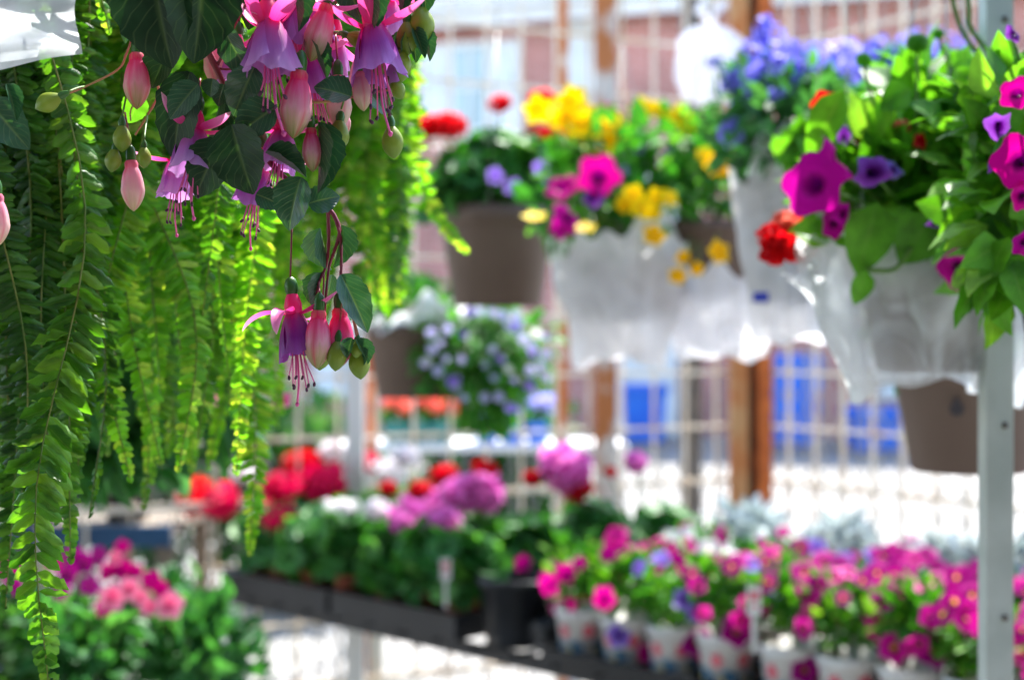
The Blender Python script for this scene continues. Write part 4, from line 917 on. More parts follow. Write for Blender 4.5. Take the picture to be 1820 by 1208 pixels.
# ================================================================== HANGING BASKETS
def basket(label, px, pytop, d, rpx, hpx, grp='flower baskets hanging in the yard', pm='taupe', cat='hanging basket'):
    c = P(px, pytop, d); root = thing('hanging_basket', label, cat, c, grp); r = S(rpx, d); h = S(hpx, d)
    add_pot(root, c, r, h, pm); add_hanger(root, c, r); return root, c, r, h
def blooms(root, c, lst, d, stem='stem_green', spread=1.0):
    mb = MB()
    for q in lst:
        px, py, sz, col = q[:4]; kind = q[4] if len(q) > 4 else 'petunia'; dd = q[5] if len(q) > 5 else random.uniform(-.07, .05)
        p = P(px, py, d + dd); nrm = q[6] if len(q) > 6 else (random.uniform(-.5, .5), -1, random.uniform(0, .7))
        if kind == 'umbel': nrm = (random.uniform(-.2, .2), -.35, 1)
        put_flower(root, p, nrm, S(sz, d + dd), col, kind)
        stalk(mb, Vector(c) + Vector((random.uniform(-.03, .03), random.uniform(-.03, .03), 0)), p - Vector(nrm).normalized() * S(sz, d) * .3, .0015 if kind != 'umbel' else .002, .1)
    mb.build('flower_stalks', stem, root)

# A: taupe pot with red geraniums
root, c, r, h = basket('taupe pot of red geraniums hanging left of the yellow flowers', 884, 372, 3.0, 106, 172)
mb = MB(); leaf_cloud(mb, c + Vector((-.01, 0, .05)), (.165, .15, .13), 330, .06, ROUND, shell=.4); leaf_cloud(mb, c + Vector((-.02, -.06, .02)), (.15, .10, .06), 100, .05, ROUND)
mb.build('foliage', 'geranium_leaf', root)
blooms(root, c, [(752, 228, 60, 'red', 'umbel', 0), (795, 226, 62, 'red', 'umbel', -.02), (888, 186, 40, 'red', 'umbel', 0), (965, 178, 44, 'red', 'umbel', .05), (955, 240, 40, 'red', 'umbel', 0), (992, 245, 46, 'red', 'umbel', 0), (748, 262, 24, 'white', 'umbel', 0), (782, 268, 24, 'white', 'umbel', 0),
                (880, 312, 30, 'violet', 'petunia', -.2), (912, 332, 32, 'violet', 'petunia', -.2), (962, 298, 30, 'violet', 'petunia', -.2)], 3.0)
# B1: magenta and yellow petunias in milky film
root, c, r, h = basket('magenta and yellow petunias in a white film wrapped pot beside the taupe geranium pot', 1105, 445, 2.6, 96, 128)
add_sleeve(root, c + Vector((-.005, -.01, 0)), r * 1.04, h, 'film', 1.24, 3, low=.075, top=.02, fold=.06)
mb = MB(); leaf_cloud(mb, c + Vector((.0, 0, .10)), (.17, .14, .15), 420, .045, OV, .6); mb.build('foliage', 'basket_leaf', root)
fl_ = [(1065, 311, 76, 'magenta', 'petunia', -.2, (.05, -1, .1)), (1000, 333, 62, 'magenta', 'petunia', -.18, (-.4, -1, .9)), (1055, 350, 40, 'purple', 'petunia', -.2), (1010, 385, 60, 'magenta_violet', 'floppy', -.2), (995, 405, 44, 'magenta_violet', 'floppy', -.19), (1098, 198, 50, 'magenta', 'floppy', 0),
       (950, 384, 50, 'yellow', 'daisy', -.2, (0, -.5, 1)), (1040, 404, 46, 'yellow', 'daisy', -.2, (0, -.6, 1)), (1125, 345, 44, 'yellow', 'daisy', -.15), (1140, 370, 46, 'yellow', 'daisy', -.16), (1110, 362, 42, 'yellow', 'daisy', -.13), (1165, 350, 42, 'yellow', 'daisy', -.15), (1190, 352, 40, 'yellow', 'daisy', -.15), (1160, 378, 40, 'yellow', 'daisy', -.15), (1162, 418, 48, 'golden', 'daisy', -.18),
       (1135, 262, 26, 'violet'), (1105, 300, 24, 'pale_blue'), (975, 320, 26, 'violet')]
ys = [(955, 195), (975, 205), (990, 192), (1012, 178), (1000, 210), (1020, 208), (1035, 220), (1028, 235), (1048, 230), (1045, 250), (1060, 240), (1070, 225), (1080, 240), (1090, 225), (1075, 255), (1095, 245), (1055, 262), (1022, 168), (1038, 195), (1100, 232)]
fl_ += [(x, y, random.uniform(46, 60), 'yellow', 'daisy', random.uniform(-.06, .04)) for x, y in ys]
blooms(root, c, fl_, 2.6)
# B2: taupe pot with golden flowers
root, c, r, h = basket('taupe pot of small golden flowers, between the white wrapped pots', 1262, 398, 2.66, 96, 134)
add_sleeve(root, c - Vector((-.02, .0, S(112, 2.6))), r * 1.08, h * .55, 'film', 1.12, 9, low=.05, top=0.01, fold=.07)
mb = MB(); leaf_cloud(mb, c + Vector((-.01, 0, .08)), (.175, .14, .14), 420, .042, OV, .55); mb.build('foliage', 'basket_leaf', root)
blooms(root, c, [(1270, 292, 44, 'golden', 'daisy', -.16), (1252, 275, 36, 'yellow', 'daisy', -.14), (1282, 300, 36, 'golden', 'daisy', -.16), (1204, 490, 38, 'golden', 'daisy', -.2), (1278, 448, 50, 'golden', 'daisy', -.2), (1214, 457, 32, 'golden', 'daisy', -.19), (1238, 478, 30, 'golden', 'daisy', -.19), (1225, 232, 50, 'yellow', 'daisy', 0, (0, -1, .5)), (1250, 246, 44, 'yellow', 'daisy', 0, (0, -1, .5)),
                (1145, 192, 54, 'yellow', 'daisy', 0, (0, -1, .5)), (1172, 196, 44, 'yellow', 'daisy', 0, (0, -1, .5)), (1205, 206, 56, 'yellow', 'daisy', 0, (0, -1, .5)), (1195, 265, 26, 'violet'), (1240, 262, 24, 'pale_blue'), (1262, 205, 40, 'magenta', 'floppy', .02)], 2.66)
# C: lobelia basket wrapped in grey film
root, c, r, h = basket('blue lobelia basket in a film wrapped pot, right of the golden flowers', 1412, 318, 2.15, 92, 225)
add_sleeve(root, c, r * 1.02, h, 'film', 1.20, 5, low=.045, top=.03, fold=.08)
mb = MB(); mb.box(P(1352, 528, 2.04), (.022, .002, .014)); mb.build('printed_mark', 'ink_blue', root, smooth=False)
mb = MB(); leaf_cloud(mb, P(1410, 215, 2.12), (.14, .12, .10), 420, .04, OV, .5); mb.build('foliage', 'lobelia_leaf', root)
def tiny_mass(root, parts, n, size, col, name='tiny_flowers'):
    mb = MB()
    for (ctr, rad, k) in parts:
        m_ = int(n * k); g = rng.normal(size=(m_, 3)); g /= np.linalg.norm(g, axis=1, keepdims=True); g *= (.45 + .6 * rng.random((m_, 1)))
        cl = rng.normal(size=(max(3, m_ // 12), 3)) * .5; idx = rng.integers(0, len(cl), m_); p = (g * .7 + cl[idx] * .5) * np.array(rad) + np.array(ctr)
        nn = g + np.array([0, -.8, .4]) + rng.normal(size=(m_, 3)) * .4; nn /= np.linalg.norm(nn, axis=1, keepdims=True); a = np.cross(nn, rng.normal(size=(m_, 3))); a /= np.linalg.norm(a, axis=1, keepdims=True); b = np.cross(nn, a)
        mb.scatter(FLORET, np.stack([a, b, nn], 2) * (size / 2 * (.7 + .6 * rng.random(m_)))[:, None, None], p)
    o = mb.build(name, col, root); o['kind'] = 'stuff'; return o
tiny_mass(root, [(P(1375, 125, 2.12), (.075, .07, .055), .5), (P(1470, 130, 2.14), (.07, .07, .045), .3), (P(1358, 60, 2.14), (.018, .02, .03), .05), (P(1300, 235, 2.1), (.02, .04, .02), .08), (P(1320, 150, 2.1), (.03, .04, .03), .15)], 640, .016, 'blue')
root, c, r, h = basket('paler blue lobelia basket behind the petunia stems at upper right', 1610, 225, 2.35, 88, 150)
mb = MB(); leaf_cloud(mb, c + Vector((0, 0, .05)), (.15, .12, .08), 260, .04, OV, .5); mb.build('foliage', 'lobelia_leaf', root)
tiny_mass(root, [(P(1530, 118, 2.35), (.075, .06, .05), .45), (P(1650, 112, 2.35), (.10, .06, .05), .55)], 700, .017, 'blue')
# D: near right petunia basket in clear film
DD = 1.42
root, c, r, h = basket('petunia basket in crinkled clear film, nearest at right, behind the upright', 1672, 470, DD, 150, 190)
nb = root
add_sleeve(root, c + Vector((-.012, 0, 0)), r * 1.08, h, 'film_clear', 1.36, 12, low=.02, top=.015, fold=.24)
mb = MB()
leaf_cloud(mb, P(1655, 295, DD + .02), (.12, .11, .088), 330, .05, OV2, .62, up=.5); leaf_cloud(mb, P(1545, 340, DD - .05), (.07, .06, .09), 110, .044, OV2, .65); leaf_cloud(mb, P(1760, 330, DD - .08), (.06, .06, .10), 90, .06, OV2, .62)
leaf_cloud(mb, P(1690, 185, DD), (.09, .08, .04), 60, .045, OV2, .6)
mb.build('foliage', 'petunia_leaf', root)
for (bx, by, tx, ty, wp, nz_) in [(1560, 360, 1525, 492, 84, (-.1, -1, .2)), (1660, 380, 1600, 470, 90, (0, -1, .3)), (1745, 360, 1712, 478, 56, (.1, -1, .2)), (1790, 300, 1800, 420, 92, (.2, -1, .2)), (1500, 160, 1430, 290, 60, (-.4, -1, .1)), (1620, 160, 1560, 190, 60, (0, -1, .5)), (1700, 120, 1735, 195, 66, (.1, -1, .3)), (1720, 120, 1800, 150, 50, (0, -1, .7)), (1780, 400, 1812, 500, 60, (.3, -1, .1)), (1540, 480, 1520, 545, 38, (0, -1, .1)), (1590, 190, 1610, 210, 60, (0, -1, .8))]:
    b, t = P(bx, by, DD - .13), P(tx, ty, DD - .12); mb = MB(); mb.scatter(OV, frames(np.array([t - b]), np.array([nz_], float), np.array([(t - b).length]), np.array([S(wp, DD)])), np.array([b])); mb.build('leaf', 'petunia_leaf', root)
blooms(root, c, [(1445, 328, 112, 'magenta_violet', 'petunia', -.16, (-.6, -1, .1)), (1492, 282, 100, 'magenta_violet', 'floppy', -.14, (.9, -.7, .2)), (1480, 395, 60, 'magenta_violet', 'floppy', -.1), (1555, 308, 76, 'purple', 'floppy', -.17, (.3, -1, -.3)), (1722, 330, 56, 'magenta_violet', 'floppy', -.12), (1590, 300, 40, 'violet', 'floppy', -.12), (1500, 240, 34, 'purple', 'floppy', -.1), (1500, 380, 50, 'magenta_violet', 'floppy', -.12), (1735, 480, 50, 'magenta', 'floppy', -.14, (.2, -1, -.5)), (1640, 250, 36, 'red', 'floppy', -.1),
                (1706, 478, 84, 'magenta_violet', 'floppy', -.16, (.1, -1, -.4)), (1662, 400, 34, 'purple', 'floppy', -.18, (0, -1, -1)), (1550, 250, 56, 'red', 'umbel', -.05), (1467, 185, 50, 'red', 'petunia', -.1, (-.1, -1, .1)), (1602, 226, 32, 'coral', 'umbel', -.08)], DD)
def ball_bud(px, py, d, sz, bx, by):
    p = P(px, py, d); mb = MB(); k = S(sz, d) / 2
    mb.lathe([(k * .25, -k * .95), (k * .8, -k * .7), (k * 1.05, -.1 * k), (k * .95, k * .4), (k * .55, k * .75), (.0002, k * .85)], 16, origin=tuple(p), mod=lambda a, t: 1 + .06 * math.cos(12 * a)); o = mb.build('flower_bud', 'petunia_leaf', nb)
    mb = MB(); stalk(mb, P(bx, by, d), p - Vector((0, 0, k * .8)), .0016, .03); mb.build('bud_stalk', 'stem_green', nb)
ball_bud(1631, 76, DD - .08, 38, 1628, 240); ball_bud(1535, 106, DD - .08, 27, 1556, 200); ball_bud(1668, 60, DD - .06, 20, 1700, 150)
for pts in ([(1716, -60), (1722, 20), (1728, 55), (1790, 130)], [(1690, -10), (1712, 60), (1760, 120)], [(1752, 170), (1722, 160), (1715, 220), (1712, 270)], [(1752, 170), (1790, 195), (1780, 215)], [(1540, 480), (1590, 478), (1620, 440)]):
    mb = MB(); mb.tube(catmull([P(x, y, DD - .12) for x, y in pts], 12), .0024, 6); mb.build('stem', 'stem_green', nb)
# red ivy geranium cluster hanging in front of C, belongs to its own basket
root, c, r, h = basket('coral red geranium trailing in front of the grey film wrapped pot', 1500, 250, 1.75, 62, 96)
mb = MB(); leaf_cloud(mb, P(1500, 275, 1.7), (.075, .06, .06), 120, .045, ROUND); mb.build('foliage', 'petunia_leaf', root)
blooms(root, P(1450, 330, 1.6), [(1380, 425, 66, 'red', 'umbel', -.26), (1415, 440, 70, 'red', 'umbel', -.27), (1400, 398, 56, 'coral', 'umbel', -.25), (1434, 412, 56, 'red', 'umbel', -.26), (1372, 455, 44, 'red', 'umbel', -.27)], 1.7, 'ink_red')
# E: lower taupe pot at the right
root, c, r, h = basket('large taupe pot with a dark stamp, hanging lowest at the right', 1722, 640, 1.82, 136, 196)
mb = MB(); p = P(1722, 730, 1.69); mb.lathe([(.001, 0), (.006, 0), (.009, .0)], 12)
v = mb.v[-1]; mb.v[-1] = np.stack([v[:, 0] + p.x, np.full(len(v), c.y - r * .865), v[:, 1] + p.z], 1); mb.box((p.x, c.y - r * .867, p.z + .008), (.006, .001, .012)); mb.build('printed_mark', 'ink_dark', root, smooth=False)
mb = MB(); leaf_cloud(mb, c + Vector((0, .02, .02)), (.12, .10, .05), 120, .05, OV, .6); mb.build('foliage', 'lobelia_leaf', root)
# G: dark pot at the far right, its petunias spilling in front of the upright
root, c, r, h = basket('dark pot of magenta petunias cut by the right edge, spilling in front of the upright', 1915, 470, 1.16, 112, 160, pm='black_plastic')
mb = MB(); leaf_cloud(mb, P(1800, 330, 1.13), (.045, .07, .085), 110, .038, OV2, .62, droop=.2); leaf_cloud(mb, P(1785, 185, 1.13), (.045, .06, .036), 80, .034, OV2, .6); leaf_cloud(mb, P(1880, 350, 1.15), (.08, .08, .09), 150, .04, OV2, .62); leaf_cloud(mb, P(1795, 470, 1.1), (.022, .04, .03), 26, .036, OV2, .6, droop=.8)
mb.build('foliage', 'petunia_leaf', root)
blooms(root, c, [(1812, 285, 96, 'magenta', 'petunia', -.12, (-.5, -1, .1)), (1806, 165, 60, 'magenta', 'petunia', -.12, (-.7, -1, .3)), (1776, 228, 62, 'purple', 'floppy', -.11, (-.1, -.8, -.9)), (1815, 350, 54, 'magenta', 'floppy', -.12, (-.6, -1, -.3)), (1803, 58, 34, 'purple', 'floppy', -.05), (1770, 300, 30, 'purple', 'floppy', -.1, (0, -1, -1)), (1820, 430, 50, 'magenta_violet', 'floppy', -.1)], 1.14)
# F: taupe pot behind the fern with trailing pale blue flowers
root, c, r, h = basket('taupe pot trailing pale blue flowers, below and left of the red geranium pot', 742, 578, 3.42, 96, 128)
mb = MB(); leaf_cloud(mb, P(850, 620, 3.3), (.19, .12, .13), 520, .045, OV, .55, droop=.4); leaf_cloud(mb, P(880, 700, 3.3), (.09, .08, .10), 160, .045, OV, .55, droop=.6); leaf_cloud(mb, c + Vector((0, 0, .04)), (.14, .12, .06), 140, .05, OV, .6)
mb.build('foliage', 'basket_leaf', root)
add_sleeve(root, c, r * 1.02, h * .2, 'film', 1.16, 7, low=0, top=.03)
fl_ = []
for k in range(52):
    a = random.uniform(0, 6.28); q = random.random() ** .5; x = 865 + 120 * q * math.cos(a); y = 640 + 95 * q * math.sin(a)
    fl_.append((x, y, random.uniform(12, 20), random.choice(['pale_blue', 'pale_blue', 'white', 'violet'] if random.random() < .6 else ['pale_blue']), 'petunia', -.12))
blooms(root, P(830, 600, 3.35), fl_, 3.3)
# H: basket behind the left fern with small blue, white and pink flowers
root, c, r, h = basket('basket of small blue and pink flowers hidden behind the left fern fronds', 190, 610, 1.75, 120, 170)
mb = MB(); leaf_cloud(mb, P(190, 690, 1.68), (.19, .12, .14), 500, .055, OV, .6, droop=.3); mb.build('foliage', 'lobelia_leaf', root)
blooms(root, c, [(30, 715, 32, 'violet'), (70, 700, 34, 'violet'), (65, 580, 30, 'white'), (80, 625, 26, 'white'), (55, 655, 24, 'white'), (150, 680, 30, 'violet'), (155, 708, 30, 'violet'), (275, 658, 34, 'violet'), (250, 695, 28, 'violet'), (370, 668, 26, 'pale_blue'), (330, 702, 44, 'rose', 'petunia'), (375, 705, 34, 'rose', 'floppy'), (90, 735, 22, 'violet'), (500, 712, 40, 'rose', 'petunia', -.1), (285, 665, 26, 'pale_blue')], 1.56)

# ================================================================== BENCHES
ZB = .93
e = Vector((.715, -.70, 0)).normalized(); nb_ = Vector((-e.y, e.x, 0)); O = P(1085, 604, 2.82); O.z = ZB
BA = math.atan2(e.y, e.x)
def Bp(s_, n_, z=0): return O + e * s_ + nb_ * n_ + Vector((0, 0, z))
def bench(label, pA, ang, L_, dep, legs=True, edge='black_plastic', z=ZB):
    root = thing('plant_bench', label, 'bench', (pA.x, pA.y, 0)); ca, sa = math.cos(ang), math.sin(ang); T = lambda s_, n_, zz: (s_ * ca - n_ * sa, s_ * sa + n_ * ca, zz)
    mb = MB()
    for n_ in (.06, dep / 2, dep - .03): mb.box(T(L_ / 2, n_, z - .021), (L_, .025, .028), ang)
    for k in range(int(L_ / .12) + 1): mb.box(T(k * .12 + .01, dep / 2, z - .004), (.012, dep - .01, .006), ang)
    mb.build('top_frame', edge, root, (0, 0, 0), smooth=False)
    for s_ in (.03, L_ * .5, L_ - .03):
        for n_ in (.06, dep - .03):
            mb = MB(); mb.box(T(s_, n_, (z - .035) / 2), (.034, .034, z - .035), ang); mb.build('leg', 'alu', root, (0, 0, 0), smooth=False)
    return root
bench('long metal bench carrying the geraniums and petunias diagonally across the yard', Bp(-1.38, .0), BA, 2.95, .56)
ORD = ['first', 'second', 'third', 'fourth', 'fifth', 'sixth', 'seventh', 'eighth', 'ninth', 'tenth', 'eleventh', 'twelfth', 'thirteenth', 'fourteenth']
def tray(s0, s1, n0, n1, label, grp='black trays on the long bench', wh=.052):
    c = Bp((s0 + s1) / 2, (n0 + n1) / 2, 0); root = thing('plant_tray', label, 'tray', c, grp); L_, W_ = s1 - s0, n1 - n0
    mb = MB(); mb.box((0, 0, .006), (L_, W_, .006), BA)
    ca, sa = math.cos(BA), math.sin(BA); T = lambda x, y, z: (x * ca - y * sa, x * sa + y * ca, z)
    for sg in (-1, 1):
        mb.box(T(0, sg * (W_ / 2 - .002), .009 + wh / 2), (L_, .004, wh), BA); mb.box(T(sg * (L_ / 2 - .002), 0, .009 + wh / 2), (.004, W_ - .008, wh), BA)
        mb.box(T(0, sg * (W_ / 2 + .005), .009 + wh), (L_ + .02, .014, .004), BA)
    mb.build('tray_body', 'black_plastic', root, (0, 0, 0), smooth=False)
for i, (a, b) in enumerate(((-1.36, -.92), (-.90, -.46))):
    tray(a, b, .01, .53, ['black tray of terracotta potted geraniums, left one on the long bench', 'black tray of terracotta potted geraniums, right one beside the empty pots'][i])
for i, (a, b) in enumerate(((-.20, .29), (.31, .80), (.82, 1.31))):
    tray(a, b, .01, .55, 'black tray of petunia pots, %s on the long bench counting from the left' % ORD[i], wh=.02)
# generic pot meshes
def small_pot(r, h, m):
    mb = MB(); mb.lathe([(r * .72, .0), (r * .76, .002), (r * .95, h * .82), (r, h * .83), (r * 1.03, h), (r * .95, h), (r * .9, h * .85), (r * .3, h * .87), (.0005, h * .87)], 24, closed_bot=True)
    return mb.mesh('pot', m)
TERRA = small_pot(.046, .085, 'terracotta'); WHITEPOT = small_pot(.057, .105, 'white_plastic'); BLACKPOT = small_pot(.06, .10, 'black_plastic')
def print_mesh():
    """printed picture wrapped on the pot's wall: blotches of a flower print"""
    mb = MB(); r0, h = .057, .105
    def patch(a0, z0, ra, rz, mat, lob=5):
        vs = [(0, 0)]; n = 16
        for j in range(n): t = 2 * math.pi * j / n; k = 1 + .25 * math.cos(lob * t); vs.append((ra * k * math.cos(t), rz * k * math.sin(t)))
        out = []
        for (x, y) in vs:
            z = z0 + y; rr = r0 * (.76 + .19 * (z / (h * .82))) + .0008 + .0002 * mat; a = a0 + x / r0; out.append((rr * math.cos(a), rr * math.sin(a), z))
        mb.add(out, [(0, 1 + j, 1 + (j + 1) % n) for j in range(n)], mat=mat)
    rs = random.Random(5)
    for k in range(6):
        a = k * 1.047
        patch(a, .055 + rs.uniform(-.01, .01), .014, .014, 0); patch(a + .5, .030, .018, .012, 1, 3); patch(a + .25, .025, .006, .006, 2)
    return mb.mesh('printed_picture', ['ink_red', 'ink_cyan', 'ink_yellow'], smooth=False)
PRINT = print_mesh()
# geraniums
GF = []
for k in range(4):
    mb = MB(); leaf_cloud(mb, (0, 0, .165), (.085, .085, .085), 95, .062, ROUND, shell=.25); leaf_cloud(mb, (0, 0, .095), (.10, .10, .038), 62, .055, ROUND, droop=.4)
    for j in range(7): a = j * .9; mb.tube([(0, 0, .075), (.03 * math.cos(a), .03 * math.sin(a), .13), (.05 * math.cos(a), .05 * math.sin(a), .19)], [.003, .0025, .0015], 5)
    GF.append(mb.mesh('foliage', 'geranium_leaf'))
ger = []
rowname = ['front', 'middle', 'back']
for row in range(3):
    for i in range(7):
        s_ = -1.30 + i * .128 + (.0 if row % 2 == 0 else .02) + (.02 if i > 3 else 0); n_ = .085 + row * .17; p = Bp(s_ + random.uniform(-.008, .008), n_, .0092)
        root = thing('potted_geranium', '', 'geranium', p, 'potted geraniums in trays on the bench')
        rz = Matrix.Rotation(random.uniform(0, 6), 4, 'Z'); link('pot', TERRA, root, rz); link('foliage', GF[(i + row) % 4], root, rz @ Matrix.Scale(random.uniform(.92, 1.12), 4))
        ger.append([root, p, row, i, []])
BL = [(345, 885, 66, 'red'), (392, 893, 62, 'cerise'), (497, 868, 56, 'cerise'), (500, 925, 58, 'cerise'), (575, 862, 74, 'cerise'), (548, 826, 52, 'deep_red'), (522, 822, 40, 'deep_red'), (612, 908, 44, 'white'), (668, 905, 40, 'white'), (640, 850, 44, 'white'), (695, 838, 50, 'white'), (660, 822, 34, 'cerise'), (720, 812, 40, 'white'),
      (725, 920, 62, 'lilac_pink'), (785, 935, 66, 'lilac_pink'), (760, 895, 54, 'lilac_pink'), (820, 880, 62, 'lilac_pink'), (860, 880, 62, 'lilac_pink'), (845, 862, 44, 'lilac_pink'), (790, 848, 46, 'deep_red'), (745, 872, 40, 'deep_red'), (862, 838, 42, 'deep_red'), (580, 905, 34, 'white'), (690, 868, 30, 'deep_red'), (430, 842, 34, 'white'), (590, 800, 40, 'white'), (468, 905, 30, 'cerise')]
for (px, py, sz, col) in BL:
    # choose the row by how high the bloom stands in the picture: higher means farther
    row = 0 if py > 895 else (1 if py > 850 else 2)
    best = min([g for g in ger if g[2] == row], key=lambda g: abs((g[1].x / g[1].y) * FPX + 910 - px)); p = best[1]; d = p.y + random.uniform(-.03, .03)
    q = P(px, py, d); put_flower(best[0], q, (random.uniform(-.2, .2), -.5, 1), S(sz, d) * 1.14, col, 'umbel'); mb = MB(); stalk(mb, p + Vector((0, 0, .08)), q - Vector((0, 0, .01)), .0022, .04); mb.build('flower_stalk', 'stem_green', best[0]); best[4].append(col)
for (s_, n_, fo, bl, lab) in ((-.402, .38, 1.25, [(1005, 832, 92, 'lilac_pink'), (1025, 868, 56, 'deep_red'), (945, 850, 34, 'deep_red')], 'tall dark leaved geranium with a big pink head, behind the empty black pot'),
                             (-.272, .49, 1.2, [(1130, 822, 42, 'lilac_pink'), (1085, 838, 22, 'red')], 'tall geranium with one small pink head, behind the first petunias')):
    p = Bp(s_, n_, .001); root = thing('potted_geranium', lab, 'geranium', p, 'tall geraniums behind the empty pots'); link('pot', TERRA, root); link('foliage', GF[0], root, Matrix.Scale(fo, 4))
    for (px, py, sz, col) in bl:
        q = P(px, py, p.y); put_flower(root, q, (random.uniform(-.2, .2), -.6, 1), S(sz, p.y), col, 'umbel'); mb = MB(); stalk(mb, p + Vector((0, 0, .08)), q - Vector((0, 0, .01)), .0022, .04); mb.build('flower_stalk', 'stem_green', root)
cn = {'red': 'bright red', 'cerise': 'cerise', 'deep_red': 'deep red', 'white': 'white', 'lilac_pink': 'lilac pink'}
for g in ger:
    cs = list(dict.fromkeys(g[4])); t = ('%s flowered' % ' and '.join(cn[c_] for c_ in cs[:2])) if cs else 'leafy unflowered'
    g[0]['label'] = '%s geranium in terracotta pot, %s row, %s from bench left' % (t, rowname[g[2]], ORD[g[3]])
# empty black pots standing and leaning between geraniums and petunias
def empty_pot(s_, n_, k, rot, z, label):
    p = Bp(s_, n_, z); root = thing('empty_pot', label, 'pot', p, 'empty black pots on the bench'); m_ = Matrix.Rotation(rot[2], 4, 'Z') @ Matrix.Rotation(rot[0], 4, 'X') @ Matrix.Scale(k, 4)
    mb = MB(); r, h = .075, .13; mb.lathe([(.0005, 0), (r * .72, .0), (r * .76, .002), (r * .97, h * .9), (r * 1.06, h * .9), (r * 1.06, h), (r * .98, h), (r * .94, h * .9), (r * .72, .006), (.0005, .006)], 32); o = link('pot_wall', mb.mesh('pot_wall', 'black_plastic'), root, m_)
    mb = MB()
    for j in range(4): a = j * 1.5708 + .4; mb.lathe([(.0005, -.0006), (.007, -.0006)], 10, origin=(r * .45 * math.cos(a), r * .45 * math.sin(a), 0))
    link('drain_hole', mb.mesh('drain_hole', 'ink_dark'), root, m_)
empty_pot(-.355, .10, 1.15, (0, 0, 0), .001, 'empty black pot standing at the bench front, right of the geraniums')
empty_pot(-.26, .06, .55, (1.45, 0, 2.2), .036, 'empty black pot tipped on its side beside the petunia tray')
# petunias
PF = []
for k in range(5):
    mb = MB(); leaf_cloud(mb, (0, 0, .170), (.080, .080, .066), 180, .030, OV, .55, shell=.3); leaf_cloud(mb, (.01, .01, .14), (.066, .066, .022), 40, .026, OV, .5)
    PF.append(mb.mesh('foliage', 'bench_leaf'))
mb = MB(); leaf_cloud(mb, (0, 0, .15), (.065, .065, .055), 150, .035, OV, .45, shell=.3); SF = mb.mesh('foliage', 'silver_leaf')
pets = []; rown = ['front', 'second', 'third', 'back']
for row in range(4):
    for i in range(13):
        tr = i // 4; s_ = -.14 + i * .1235 + (0.0 if i < 12 else 0); n_ = .072 + row * .133
        if i == 12: continue
        s_ = -.20 + tr * .51 + .062 + (i % 4) * .122
        p = Bp(s_, n_, .0092); silver = (row == 3 and i in (3, 5, 6)) or (row == 1 and i == 8) or (row == 3 and i == 1)
        root = thing('potted_petunia', '', 'petunia', p, 'potted petunias in trays on the bench')
        rz = Matrix.Rotation(random.uniform(0, 6), 4, 'Z'); pt = link('pot', WHITEPOT if not (i in (9, 10) and row == 0) else BLACKPOT, root, rz)
        if not (i in (9, 10) and row == 0): link('printed_picture', PRINT, pt)
        link('foliage', SF if silver else PF[(i * 3 + row) % 5], root, rz @ Matrix.Scale(random.uniform(.94, 1.12) * (1.3 if silver else 1), 4))
        cols = ['calibrachoa']
        if silver: cols = []; cl = 'silver leaved plant'
        else:
            r_ = random.random()
            if i in (0, 1) : cols = ['magenta', 'calibrachoa'] if row < 2 else ['white', 'calibrachoa']
            elif i == 2: cols = ['violet', 'magenta'] if row == 0 else ['magenta', 'white']
            elif r_ < .55: cols = ['calibrachoa']
            elif r_ < .85: cols = ['calibrachoa_dark', 'calibrachoa']
            else: cols = ['calibrachoa', 'violet']
            nf = random.randint(15, 21) if i > 2 else random.randint(5, 8)
            for k in range(nf):
                a = random.uniform(0, 6.28); el = random.uniform(-.35 if row == 0 else .05, 1.4); g = Vector((math.cos(a) * math.cos(el), math.sin(a) * math.cos(el) - .25, math.sin(el)))
                q = Vector((0, 0, .168)) + Vector((g.x * .084, g.y * .084, g.z * .076)) * random.uniform(.9, 1.12)
                link('flower', pet_mesh(cols[0 if random.random() < .75 else -1], 'petunia'), root, Matrix.Translation(q) @ face_mat(g + Vector((random.uniform(-.4, .4), -.7, random.uniform(-.2, .3))), random.uniform(.014, .024)))
            cl = {'calibrachoa': 'bright pink petunia', 'magenta': 'magenta petunia', 'violet': 'violet and magenta petunia', 'calibrachoa_dark': 'plum pink petunia', 'white': 'white and pink petunia'}[cols[0]]
            if cols == ['calibrachoa', 'violet']: cl = 'pink and violet petunia'
        root['label'] = '%s in a %s pot, %s row, %s pot from the row\'s left' % (cl, 'black' if (i in (9, 10) and row == 0) else 'white', rown[row], ORD[i])
        pets.append((root, p, row, i))
for (px, py, sz, col) in [(990, 1022, 56, 'magenta'), (1098, 1026, 54, 'magenta'), (1003, 1078, 48, 'magenta'), (1160, 1065, 50, 'magenta'), (1100, 1128, 44, 'violet'), (1240, 1140, 58, 'calibrachoa_dark'), (1340, 1060, 56, 'calibrachoa'), (1085, 985, 40, 'white'), (1132, 985, 46, 'white'), (1180, 1045, 40, 'calibrachoa'), (1475, 1040, 48, 'calibrachoa'), (1548, 1000, 42, 'calibrachoa'), (1690, 1035, 48, 'calibrachoa'), (1660, 1155, 60, 'calibrachoa_dark'), (1590, 1150, 56, 'calibrachoa'), (1310, 1120, 58, 'calibrachoa_dark'), (1430, 1190, 50, 'calibrachoa_dark'), (1560, 1115, 46, 'calibrachoa'), (1505, 1080, 46, 'calibrachoa_dark'), (930, 1000, 30, 'magenta'), (1150, 1160, 34, 'magenta')]:
    row = 0 if py > 1100 else (1 if py > 1050 else (2 if py > 1015 else 3))
    best = min([g for g in pets if g[2] == row], key=lambda g: abs((g[1].x / g[1].y) * FPX + 910 - px)); d = best[1].y - .06
    put_flower(best[0], P(px, py, d), (random.uniform(-.2, .2), -1, .35), S(sz, d), col, 'petunia')
